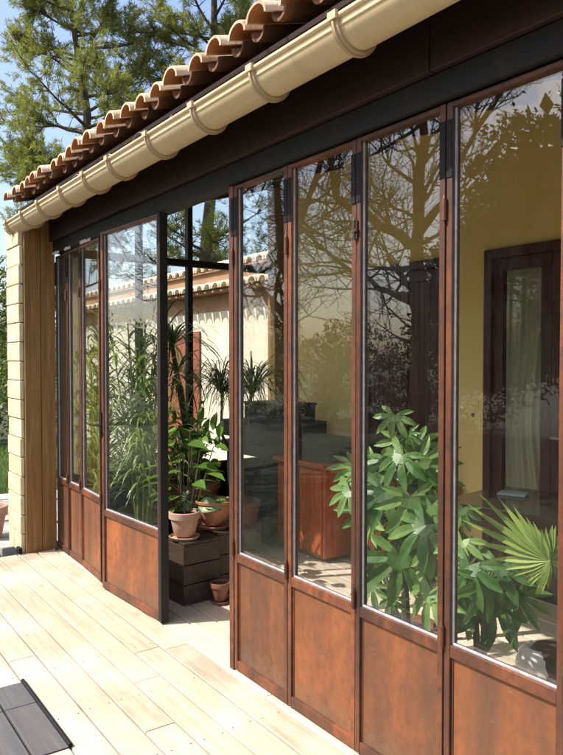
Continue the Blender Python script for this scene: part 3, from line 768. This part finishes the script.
def pot(name, loc, r, h, mat, label, cat='pot', saucer=True, group=None, rim=.018, shape='taper', soil='soil'):
    t = empty(name, loc, label=label, cat=cat, group=group); z = .022 if saucer else 0.001
    m = MB()
    if shape == 'taper':
        pr = [(r*.62,z),(r*.66,z+.004),(r*.88,z+h*.68),(r*.88,z+h*.7),(r,z+h*.7+.004),(r*1.03,z+h-.004),(r*1.0,z+h),(r*.9,z+h),(r*.88,z+h*.86),(.001,z+h*.86)]
    else:
        pr = [(r*.5,z),(r*.55,z+.004),(r*.8,z+h*.3),(r*.93,z+h*.6),(r*.92,z+h*.82),(r*1.08,z+h*.88),(r*1.1,z+h-.003),(r*1.05,z+h),(r*.93,z+h*.97),(r*.88,z+h*.88),(.001,z+h*.88)]
    m.lathe(pr, (0,0,0), 36); m.build('body', mat, t, smooth=True)
    m = MB(); m.lathe([(.001,z+h*.8),(r*.87,z+h*.84),(r*.86,z+h*.87),(r*.4,z+h*.9),(.001,z+h*.9)], (0,0,0), 20); m.build('soil', soil, t)
    if saucer:
        m = MB(); m.lathe([(.001,.0),(r*.85,.0),(r*.98,.018),(r*.95,.021),(r*.83,.006),(.001,.006)], (0,0,0), 36); m.build('saucer', mat, t, smooth=True)
    return t, z+h*.88
SP = 'terracotta pots on the crates'
p1, zs = pot('plant_pot', (-3.90, .25, .386), .098, .15, 'pale_terracotta', 'small pale pink pot with a tiny succulent, on the front crate', group=SP)
m = MB(); rnd = random.Random(2)
for q in range(3):
    cc = Vector((rnd.uniform(-.03,.03), rnd.uniform(-.03,.03), zs))
    for k in range(26):
        a = k*2.4; u = k/26; d = Vector((math.cos(a), math.sin(a), .25+1.4*u)).normalized()
        leafquad(m, cc+Vector((0,0,.012+.05*u)), d, Vector((0,0,1)), .045*(1.1-.5*u), .018)
m.tube([(0,0,zs-.01),(-.02,.01,zs+.05),(-.01,.015,zs+.1)], .006, 6)
for k in range(30):
    a = k*2.4; leafquad(m, Vector((-.01,.015,zs+.085+.001*k)), Vector((math.cos(a), math.sin(a), -.2+.05*k)), Vector((0,0,1)), .04, .016)
m.build('succulent', 'succulent_leaves', p1)
p2, zs = pot('plant_pot', (-4.0, .52, .401), .115, .16, 'terracotta', 'rounded orange terracotta pot on the rear crate, beside the jamb', shape='round', group=SP)
m = MB()
for k in range(60):
    a = k*2.4; rr = .08*math.sqrt(k/60); leafquad(m, Vector((rr*math.cos(a), rr*math.sin(a), zs)), Vector((math.cos(a)*.6, math.sin(a)*.6, .9)), Vector((0,0,1)), .035, .014)
m.build('succulent', 'succulent_leaves', p2)

pot('plant_pot', (-3.72, .40, .0), .062, .11, 'old_terracotta', 'little dark empty terracotta pot on the floor beside the crates')
# ------------------------------------------------------------------ leaf makers
def lobe(m, base, d, nrm, L, W, droop=.15, fold=.12, prof=(.22,.62,1.0,.82,.42,0)):
    d = d.normalized(); s = d.cross(nrm)
    s = s.normalized() if s.length > 1e-5 else d.orthogonal().normalized()
    nrm = s.cross(d).normalized(); n_ = len(prof); mid = []; A = []; B = []
    for i, w_ in enumerate(prof):
        u = i/(n_-1); c = base+d*L*u-nrm*(droop*L*u*u); mid.append(c)
        A.append(c+s*W*w_*.5+nrm*W*fold*w_); B.append(c-s*W*w_*.5+nrm*W*fold*w_)
    P = mid+A+B; Fs = []
    for i in range(n_-1): Fs += [(i, n_+i, n_+i+1, i+1), (i, i+1, 2*n_+i+1, 2*n_+i)]
    m.poly(P, Fs)
def palmate(m, c, out, nrm, size, rnd, lobes=7, spread=2.0):
    """fatsia leaf: lobes fanning from the petiole end c, middle lobe along out; all lobes share the hub so the leaf is one island"""
    out = out.normalized(); nrm = (nrm-out*nrm.dot(out)).normalized(); s = out.cross(nrm); hub = len(m.v); m.v.append(tuple(c))
    prof = [(.30,.26),(.5,.36),(.7,.36),(.87,.2),(1.0,0)]
    prevA = None
    for k in range(lobes):
        a = (k/(lobes-1)-.5)*2*spread; L = size*(.55+.45*math.cos(a*.6))*rnd.uniform(.92, 1.08); wf = L*.72
        d = (out*math.cos(a)+s*math.sin(a)).normalized(); t = nrm.cross(d)
        dr = rnd.uniform(.12, .3); mid = []; A = []; B = []
        for u, w_ in prof:
            cc = c+d*L*u-nrm*(dr*L*u*u)+nrm*.02*size; mid.append(cc); A.append(cc-t*wf*w_*.5+nrm*(.2*w_*wf+.012*size*math.sin(9*u+k))); B.append(cc+t*wf*w_*.5+nrm*(.2*w_*wf+.012*size*math.cos(8*u+k)))
        b = len(m.v); n_ = len(prof); m.v += [tuple(q) for q in mid+A+B]; Fs = []
        for i in range(n_-1): Fs += [(b+i, b+n_+i, b+n_+i+1, b+i+1), (b+i, b+i+1, b+2*n_+i+1, b+2*n_+i)]
        Fs += [(hub, b+n_, b), (hub, b, b+2*n_)]
        if prevA is not None:
            Fs.append((hub, prevA, b+n_)) ; 
        prevA = b+2*n_
        m.f += Fs; m.fm += [0]*len(Fs)

def fatsia(loc, leaves, label, seed, stems, name='fatsia_plant'):
    t = empty(name, loc, label=label, cat='potted plant'); L0 = Vector(loc); rnd = random.Random(seed)
    m = MB(); st = MB()
    for pts in stems: st.tube([Vector(q) for q in pts], [.016-.008*i/(len(pts)-1) for i in range(len(pts))], 7)
    for (c, sz, out, nrm) in leaves:
        c = c-L0; stem_pts = [Vector(q) for pts in stems for q in pts]
        base = min(stem_pts, key=lambda q: (q-c-Vector((0,0,-.12))).length)
        mid = base.lerp(c, .55)+Vector((0,0,.05)); st.tube([base, mid, c], [.006,.005,.004], 5, cap=False)
        palmate(m, c, Vector(out), Vector(nrm), sz, rnd)
    st.build('stems', 'stem', t, smooth=True); m.build('foliage', 'fatsia_leaves', t)
    return t
CN = Vector((.45, -.75, .5))  # roughly towards the light outside
def lf_(x, y, Y, sz, ang, rnd):
    c = at(x, y, Y); out = RT*math.cos(R(ang))+UP*math.sin(R(ang))+Vector((rnd.uniform(-.2,.2), -.3, -.35))
    return (c, sz, out, CN+rv(rnd, .4))
rnd = random.Random(77); LV = []
for (x, y, Y, sz, a) in [(395,415,.42,.13,-100),(409,432,.45,.09,-60),(402,455,.36,.19,-120),(388,462,.40,.17,-170),(420,462,.42,.18,-20),(432,478,.5,.17,-30),
    (372,470,.42,.17,200),(360,478,.36,.16,210),(350,490,.3,.16,235),(385,492,.30,.21,-105),(410,497,.30,.2,-70),(432,505,.36,.19,-80),(395,515,.4,.18,-120),
    (425,525,.27,.2,-130),(375,520,.3,.17,-110),(440,520,.42,.18,-50),(365,508,.38,.16,-140),(403,535,.45,.16,-90),(355,468,.5,.15,150),(418,445,.55,.15,20),(437,545,.3,.17,-100),
    (375,555,.33,.15,-90),(412,575,.4,.15,-70)]:
    LV.append(lf_(x, y, Y, sz*.9, a, rnd))
for _ in range(7):
    x, y = rnd.gauss(404, 22), rnd.gauss(478, 24)
    LV.append(lf_(x, max(440, y), rnd.uniform(.42, .7), rnd.uniform(.10, .15), rnd.uniform(-150, -30), rnd))
for (x, y, Y, sz, a) in [(400,556,.24,.2,-95),(392,598,.24,.1,-60),(372,585,.28,.12,-120),(432,590,.24,.19,-100)]: LV.append(lf_(x, y, Y, sz, a, rnd))
fb = at(405, 560, .62); fb.z = 0
pp, zz = pot('plant_pot', fb, .16, .24, 'old_terracotta', 'brown pot under the large fatsia plant, behind the solid panel', saucer=False)
fatsia((fb.x, fb.y, .2), LV, 'tall leafy fatsia with glossy hand shaped leaves, behind the third pane from the doorway', 5,
       [[(0,0,0),(.02,-.03,.3),(-.02,-.08,.6),(.0,-.1,.9),(.01,-.12,1.08)], [(.02,0,0),(.1,-.1,.35),(.14,-.18,.65)], [(-.02,0,0),(-.12,-.08,.4),(-.2,-.15,.75)], [(0,-.02,0),(.03,-.2,.3),(.0,-.3,.5)]])
LV = []
for (x, y, Y, sz, a) in [(462,508,.34,.11,-100),(462,540,.3,.13,-130),(480,548,.5,.12,-80),(470,565,.26,.17,-120),(500,565,.36,.16,-110),
    (485,580,.30,.17,-70),(462,590,.3,.14,-140)]: LV.append(lf_(x, y, Y, sz, a, rnd))
for (x, y, Y, sz, a) in [(492,600,.42,.20,-95),(517,597,.44,.15,-50),(474,603,.42,.16,-140)]:
    c = at(x, y, Y); LV.append((c, sz, RT*math.cos(R(a))+UP*math.sin(R(a)), Vector((-.3, .95, .05))))
fb = at(480, 560, .5); fb.z = 0
pot('plant_pot', fb, .13, .2, 'old_terracotta', 'brown pot under the smaller fatsia, low behind the solid panel', saucer=False)
fatsia((fb.x, fb.y, .17), LV, 'lower fatsia with drooping dark leaves below the palm fan', 9,
       [[(0,0,0),(.02,-.05,.3),(0,-.12,.5),(-.02,-.15,.72)], [(.02,0,0),(.1,-.1,.3),(.12,-.14,.5)]])

# palm fan
fpb = at(585, 560, .5); fpb.z = 0
pm = empty('fan_palm', (fpb.x, fpb.y, 0), label='fan palm frond with pointed yellow green segments in the last full pane', cat='potted plant')
m = MB(); hub = at(549, 560, .2)-pm.location; rnd = random.Random(6)
for k in range(24):
    u = k/23; a = R(80+u*185)
    L = .10+.24*math.exp(-((math.degrees(a)-162)/27)**2)+.03*rnd.random()
    d = (RT*math.cos(a)+UP*math.sin(a)+Vector((0,.3*math.sin(k*1.7),0))*.25+Vector((0,-.02,0))).normalized()
    d.y = max(d.y, -.22); lobe(m, hub, d, Vector((.3,-.9,.3)), L*.9, .024, .12, .3, (.3,.7,1,.9,.65,.35,0))
for k in range(5):
    a = R(-30+k*24); d = RT*math.cos(a)+UP*math.sin(a); lobe(m, hub, d, Vector((.3,-.9,.3)), .12, .02, .1, .3)
m.build('fan_leaf', 'palm_leaves', pm, smooth=True)
m = MB(); m.tube([(0,0,.2),(.02,-.05,.5),(.04,-.16,.72),hub], [.012,.009,.007,.006], 7); m.build('stalk', 'palm_leaves', pm, smooth=True)
m = MB(); rr = .13; m.lathe([(rr*.65,0.001),(rr,.2),(rr*1.05,.23),(rr*.92,.23),(rr*.88,.2),(.001,.2)], (0,0,0), 28); m.build('pot', 'old_terracotta', pm, smooth=True)

# ------------------------------------------------------------------ strappy plants near the doorway
YMIN = [-9.0]
def strap(m, p, d, L, W, rnd, droop=1.0, n_=8):
    pts = [p]; dd = d.normalized(); q = p.copy(); side = dd.cross(Vector((0,0,1)))
    side = side.normalized() if side.length > 1e-4 else Vector((1,0,0))
    for i in range(n_):
        dd = (dd+Vector((0,0,-1))*droop*(i+1)/n_*.42+rv(rnd, .02)).normalized(); q = q+dd*L/n_; q.y = max(q.y, YMIN[0]); pts.append(q.copy())
    P = []
    for i, c in enumerate(pts):
        u = i/n_; w_ = W*min(1, 4*u+.4)*(1-u**2.5)*.5; P += [c+side*w_, c-side*w_]
    m.poly(P, [(2*i, 2*i+1, 2*i+3, 2*i+2) for i in range(n_)])
def head(m, c, n_, L, W, rnd, updir=Vector((0,0,1)), droop=1.0, up=(.1, 1.2)):
    for k in range(n_):
        a = k*2.399; d = Vector((math.cos(a), math.sin(a), rnd.uniform(*up))).normalized()
        strap(m, c+rv(rnd, .012), d+updir*.1, L*rnd.uniform(.7, 1.15), W, rnd, droop)
# dracaena with weeping heads
dr = empty('dracaena', (-4.62, 1.08, 0), label='spindly dracaena with weeping dark tufts against the white wing', cat='potted plant')
L0 = dr.location.copy(); m = MB(); st = MB(); rnd = random.Random(14)
h1 = at(222, 392, 1.05)-L0; h2 = at(252, 392, 1.1)-L0; bz = Vector((0,0,.38))
st.tube([bz, bz.lerp(h1,.35)+Vector((.07,.0,0)), bz.lerp(h1,.62)+Vector((-.1,0,0)), h1], [.017,.014,.012,.01], 8)
st.tube([bz+Vector((.02,.02,0)), bz.lerp(h2,.4)+Vector((-.04,0,0)), h2], [.02,.016,.012], 8)
head(m, h1, 130, .72, .010, rnd, droop=1.5, up=(.3,1.6)); head(m, h2, 160, .72, .010, rnd, droop=1.35, up=(.2,1.6))
m.build('foliage', 'dracaena_leaves', dr); st.build('stems', 'stem', dr, smooth=True)
bp = MB(); bp.lathe([(.11,.001),(.17,.36),(.185,.37),(.185,.41),(.16,.41),(.155,.37),(.001,.37)], (0,0,0), 30); bp.build('pot', 'old_terracotta', dr, smooth=True)
# long arching yucca on the left of the doorway
yu = empty('yucca', (-5.05, .95, 0), label='yucca with long dark arching leaves beside the wide door leaf', cat='potted plant')
L0 = yu.location.copy(); m = MB(); st = MB(); rnd = random.Random(15)
a1 = at(172, 345, .9)-L0; a2 = at(160, 420, .85)-L0; a3 = at(176, 372, 1.0)-L0
for a_ in (a1, a2, a3): st.tube([(0,0,.3), Vector((0,0,.3)).lerp(a_, .5)+Vector((.03,0,0)), a_], [.03,.025,.02], 8)
head(m, a1, 50, .72, .022, rnd, droop=.85, up=(-.1, 1.0)); head(m, a2, 30, .5, .026, rnd, droop=.9, up=(.0,1.0)); head(m, a3, 46, .58, .022, rnd, droop=1.1, up=(-.3,1.1))
m.build('foliage', 'dracaena_leaves', yu); st.build('stems', 'stem', yu, smooth=True)
bp = MB(); bp.lathe([(.12,.001),(.17,.3),(.185,.31),(.185,.35),(.16,.35),(.155,.3),(.001,.3)], (0,0,0), 30); bp.build('pot', 'old_terracotta', yu, smooth=True)
# hibiscus with broad leaves in a big pot
hb = empty('broadleaf_plant', (at(193, 500, .85).x, .85, 0), label='bushy plant with broad bright green leaves in a large brown pot', cat='potted plant')
L0 = hb.location.copy(); m = MB(); st = MB(); rnd = random.Random(16)
for k in range(230):
    tx, ty = rnd.gauss(191, 12), rnd.gauss(450, 14)
    c = at(tx, min(ty, 484), .85+rnd.gauss(0,.1))-L0
    if k % 6 == 0: st.tube([(0,0,.5), Vector((0,0,.5)).lerp(c,.5)+rv(rnd,.02), c], [.006,.005,.003], 5)
    d = Vector((rnd.gauss(0,1), rnd.gauss(-.3,1), rnd.gauss(.1,.6)))
    lobe(m, c, d, Vector((.2,-.5,.9))+rv(rnd,.35), rnd.uniform(.06,.11), rnd.uniform(.045,.07), .2, .12, (.15,.75,1,.9,.55,0))
for (tx, ty) in ((200,425),(213,430),(219,438),(205,436)):
    c = at(tx, ty, .8)-L0; lobe(m, c, RT*.3+UP*.9+Vector((0,-.2,0)), Vector((.3,-.9,.3)), .14, .075, .15, .15, (.15,.75,1,.9,.55,0))
m.build('foliage', 'hibiscus_leaves', hb, smooth=True); st.build('stems', 'stem', hb, smooth=True)
bp = MB(); bp.lathe([(.14,.001),(.155,.02),(.2,.48),(.215,.49),(.218,.54),(.2,.545),(.185,.5),(.001,.5)], (0,0,0), 34); bp.build('pot', 'old_terracotta', hb, smooth=True)
# tall papyrus reeds behind the far panels
def reeds(x, y, label, seed, n_, hts, L, W, mat, spread=.16, pr=.16):
    t = empty('reed_plant', (x, y, 0), label=label, cat='potted plant', group='tall strappy plants behind the far panels'); rnd = random.Random(seed); m = MB(); st = MB(); YMIN[0] = .03-y+rnd.random()*.01
    for k in range(n_):
        h = rnd.uniform(*hts); a = rnd.uniform(0, 2*pi); rr = spread*rnd.random()
        top_ = Vector((math.cos(a)*rr*1.5, math.sin(a)*rr*1.1, h)); st.tube([(math.cos(a)*.05, math.sin(a)*.05, .25), top_*.5+Vector((0,0,.12)), top_], [.006,.005,.003], 5)
        for q in range(12):
            b_ = rnd.uniform(0, 2*pi); u = rnd.uniform(.35, 1); pz = Vector((top_.x*u, top_.y*u, .25+(h-.25)*u))
            strap(m, pz, Vector((math.cos(b_), math.sin(b_), 1.1)), L*rnd.uniform(.6,1.2), W, rnd, 1.25, 7)
    m.build('foliage', mat, t); st.build('stems', 'reed_leaves', t, smooth=True)
    bp = MB(); bp.lathe([(pr*.7,.001),(pr,.26),(pr*1.06,.27),(pr*1.06,.31),(pr*.92,.31),(pr*.9,.27),(.001,.27)], (0,0,0), 30); bp.build('pot', 'old_terracotta', t, smooth=True)
reeds(-5.1, .165, 'tall plant with bright yellow green drooping blades, right of the olive panes', 61, 30, (.8, 2.0), .4, .024, 'reed_leaves', .1, .11)
reeds(-4.76, .36, 'grey green bushy strap plant behind the wide door leaf', 62, 34, (.7, 1.7), .38, .02, 'palm_leaves', .2)
reeds(-5.2, .52, 'taller dark strap plant at the back, between the reeds and the yucca', 63, 34, (.9, 1.95), .4, .018, 'shrub_leaves', .22)
# broad leaf ground plant behind door leaf
bl = empty('arum_plant', (-4.08, .35, 0), label='low plant with broad pale green leaves at the foot of the wide door leaf', cat='potted plant')
m = MB(); st = MB(); rnd = random.Random(19)
for k in range(34):
    a = rnd.uniform(0, 2*pi); rr = rnd.uniform(.03,.2); c = Vector((math.cos(a)*rr, math.sin(a)*rr, rnd.uniform(.55,1.05)))
    st.tube([(0,0,.22), c*.5+Vector((0,0,.15)), c], [.005,.004,.003], 5)
    lobe(m, c, Vector((math.cos(a), math.sin(a)-.3, .1)), Vector((0,-.3,1))+rv(rnd,.2), rnd.uniform(.1,.17), rnd.uniform(.07,.11), .3, .12, (.4,.9,1,.8,.4,0))
m.build('foliage', 'hibiscus_leaves', bl, smooth=True); st.build('stems', 'stem', bl, smooth=True)
bp = MB(); bp.lathe([(.09,.001),(.13,.22),(.14,.23),(.14,.27),(.12,.27),(.115,.24),(.001,.24)], (0,0,0), 30); bp.build('pot', 'terracotta', bl, smooth=True)
# hanging curtain behind the two furthest panels
P = []; nx = 50; nz = 10; m = MB()
for j in range(nz):
    for i in range(nx): P.append((i/(nx-1)*.26, .012*math.sin(i/(nx-1)*40+.3*j), .62+j*(1.66/(nz-1))))
m.poly(P, [(j*nx+i, j*nx+i+1, (j+1)*nx+i+1, (j+1)*nx+i) for j in range(nz-1) for i in range(nx-1)])
tag(m.build('curtain', 'curtain_cloth', smooth=True, loc=(-5.46, .062, 0)), 'olive brown curtain behind the two furthest narrow panels', 'curtain')

# ------------------------------------------------------------------ furniture inside
tb = empty('table', (-2.16, 1.48, 0), R(10), label='dark wooden table with a polished top in front of the french door', cat='table')
m = MB(); m.box((-.45, -.325, .72), (.45, .325, .75)); m.build('table_top', 'table_wood', tb, bevel=.003)
m = MB(); m.box((-.40, -.28, .63), (.40, -.26, .719)); m.box((-.40, .26, .63), (.40, .28, .719)); m.box((-.42, -.26, .63), (-.40, .26, .719)); m.box((.40, -.26, .63), (.42, .26, .719)); m.build('apron', 'maroon_wood', tb)
for sx in (-1, 1):
    for sy in (-1, 1):
        m = MB(); m.tube([(sx*.4, sy*.27, .001), (sx*.4, sy*.27, .63)], [.018, .028], 8); m.build('leg', 'maroon_wood', tb)
nb = MB(); nb.box((-.075, -.05, .0), (.075, .05, .014)); c = at(513, 493, 1.52); o = nb.build('notebook', 'notebook', loc=(c.x, c.y, .7505), bevel=.002); o.rotation_euler.z = .4
tag(o, 'small grey green notebook lying on the polished table', 'notebook')
def chair(loc, rz, label):
    t = empty('chair', loc, rz, label=label, cat='chair', group='maroon chairs around the table')
    m = MB(); m.box((-.2,-.2,.43), (.2,.2,.46)); m.build('seat', 'maroon_wood', t, bevel=.008)
    for sx in (-1,1):
        m = MB(); m.tube([(sx*.18,-.18,.001),(sx*.17,-.17,.43)], [.014,.019], 8); m.build('leg', 'maroon_wood', t)
        m = MB(); m.tube([(sx*.18,.2,.001),(sx*.17,.18,.45),(sx*.17,.23,.92)], [.014,.019,.014], 8); m.build('leg', 'maroon_wood', t)
    m = MB(); m.box((-.16,.205,.78), (.16,.225,.9)); m.box((-.16,.19,.6), (.16,.205,.65)); m.build('backrest', 'maroon_wood', t, bevel=.004)
    return t
chair((-1.55, 1.62, 0), R(-80), 'maroon wooden chair at the near end of the table')
# white pot with dark cloth
c = at(541, 668, .95)
wp = empty('white_pot', (c.x, .78, 0), label='rounded white pot partly covered by a maroon cloth, low in the last full pane', cat='pot')
c2 = at(541, 668, 1.06); wp.location = (c2.x, 1.06, 0)
m = MB(); m.lathe([(.05,.001),(.09,.03),(.115,.09),(.1,.15),(.075,.175),(.07,.18),(.062,.175),(.001,.15)], (0,0,0), 30); m.build('body', 'white_glaze', wp, smooth=True)
m = MB(); m.lathe([(.105,.06),(.122,.09),(.107,.155),(.08,.186),(.001,.19),(.001,.182),(.075,.18),(.1,.15),(.118,.09),(.103,.06)], (0,0,0), 30)
m.v = [(.035+x*.9, y*.9+.02, z+.02*math.sin(8*math.atan2(y,x))*(z<.1)) for x, y, z in m.v]; m.build('cloth', 'maroon_cloth', wp, smooth=True)
# red cabinet
cb = empty('cabinet', (-4.28, 1.69, 0), label='red lacquered wooden cabinet on the far side of the veranda', cat='cabinet')
m = MB(); m.box((-.3,-.24,.03), (.28,.24,.70)); m.build('carcass', 'red_wood', cb, bevel=.004)
for sx in (0, 1):
    a = -.29+sx*.29; m = MB()
    for q in range(3): m.box((a+q*.088+.002, -.262, .06), (a+(q+1)*.088-.002, -.2415, .68))
    m.build('door', 'red_wood', cb, bevel=.003)
m = MB(); m.box((-.33,-.28,.702), (.31,.25,.735)); m.build('top', 'red_wood', cb, bevel=.004)
ds = empty('storage_box', (-4.28, 1.70, .736), label='flat dark wooden storage box lying on top of the red cabinet', cat='box')
m = MB(); m.box((-.3,-.2,.0), (.27,.2,.13)); m.build('body', 'dark_bench_wood', ds, bevel=.004)
m = MB(); m.box((-.31,-.21,.131), (.28,.21,.15)); m.build('lid', 'dark_bench_wood', ds, bevel=.004)
cb2 = empty('chest', (-3.66, 1.84, 0), label='long low red wooden chest beside the red cabinet, partly behind fatsia leaves', cat='chest')
m = MB(); m.box((-.26,-.2,.02), (.42,.2,.6)); m.build('carcass', 'red_wood', cb2, bevel=.004)
m = MB(); m.box((-.28,-.22,.602), (.44,.21,.63)); m.build('lid', 'red_wood', cb2, bevel=.004)
for k in range(2):
    m = MB(); m.box((-.24+k*.33,-.215,.06), (.07+k*.33,-.2015,.57)); m.build('front_panel', 'red_wood', cb2, bevel=.003)
# dark stacked bench and box
bn = empty('workbench', (-5.08, 1.62, 0), label='dark heavy wooden bench in the far corner, behind the first pane from the doorway', cat='bench')
m = MB(); m.box((-.3,-.25,.84), (.43,.38,.98)); m.build('bench_top', 'dark_bench_wood', bn, bevel=.006)
m = MB(); m.box((-.3,-.24,.70), (.43,.36,.80)); m.build('lower_slab', 'dark_bench_wood', bn, bevel=.006)
for x in (-.2, .35):
    for y in (-.16, .3):
        m = MB(); m.box((x-.05,y-.05,.001), (x+.05,y+.05,.70)); m.build('leg', 'dark_bench_wood', bn, bevel=.004)
bx = empty('wooden_box', (-4.98, 1.66, .981), label='dark wooden box resting on the heavy bench', cat='box')
m = MB(); m.box((-.2,-.16,.0), (.35,.2,.14)); m.build('body', 'dark_bench_wood', bx, bevel=.004)
m = MB(); m.box((-.21,-.17,.141), (.36,.21,.16)); m.build('lid', 'dark_bench_wood', bx, bevel=.004)

# pot beyond the pillar
c = at(-3, 545, -1.0)
pot('garden_pot', (-6.42, -.34, -.05), .15, .28, 'pale_terracotta', 'pink terracotta pot outside, left of the stone pillar', saucer=False)

# ------------------------------------------------------------------ light, world, camera
E = R(50); az = math.atan2(.91, .41)                     # direction the light travels (horizontal)
sd = Vector((math.cos(az)*math.cos(E), math.sin(az)*math.cos(E), -math.sin(E)))
L = bpy.data.lights.new('sun', 'SUN'); L.energy = 4.1; L.angle = R(.53); L.color = (1, .955, .88)
so = bpy.data.objects.new('sun', L); COL.objects.link(so); so.rotation_euler = sd.to_track_quat('-Z', 'Y').to_euler(); so.location = (-5, -10, 12)
wld = bpy.data.worlds.new('World'); SC.world = wld; wld.use_nodes = True; nt = wld.node_tree
bg = nt.nodes['Background']; sky = nt.nodes.new('ShaderNodeTexSky'); sky.sky_type = 'NISHITA'; sky.sun_disc = False
sky.sun_elevation = E; tosun = -sd
sky.sun_rotation = math.atan2(tosun.x, tosun.y); sky.air_density = 1.0; sky.dust_density = 3.0; sky.ozone_density = 1.0; sky.altitude = 0
nt.links.new(sky.outputs[0], bg.inputs[0]); bg.inputs[1].default_value = .15
cd = bpy.data.cameras.new('camera'); co_ = bpy.data.objects.new('camera', cd); COL.objects.link(co_)
co_.location = CAM; co_.rotation_euler = Matrix((RT, UP, -FW)).transposed().to_euler()
cd.sensor_fit = 'HORIZONTAL'; cd.sensor_width = 36; cd.lens = F/563*36; cd.clip_end = 2000; cd.clip_start = .02
SC.camera = co_
SC.view_settings.view_transform = 'Standard'; SC.view_settings.look = 'None'; SC.view_settings.gamma = 1; SC.view_settings.exposure = .93
SC.render.engine = 'CYCLES'
SC.cycles.transparent_max_bounces = 24; SC.cycles.max_bounces = 14; SC.cycles.diffuse_bounces = 7; SC.cycles.glossy_bounces = 5
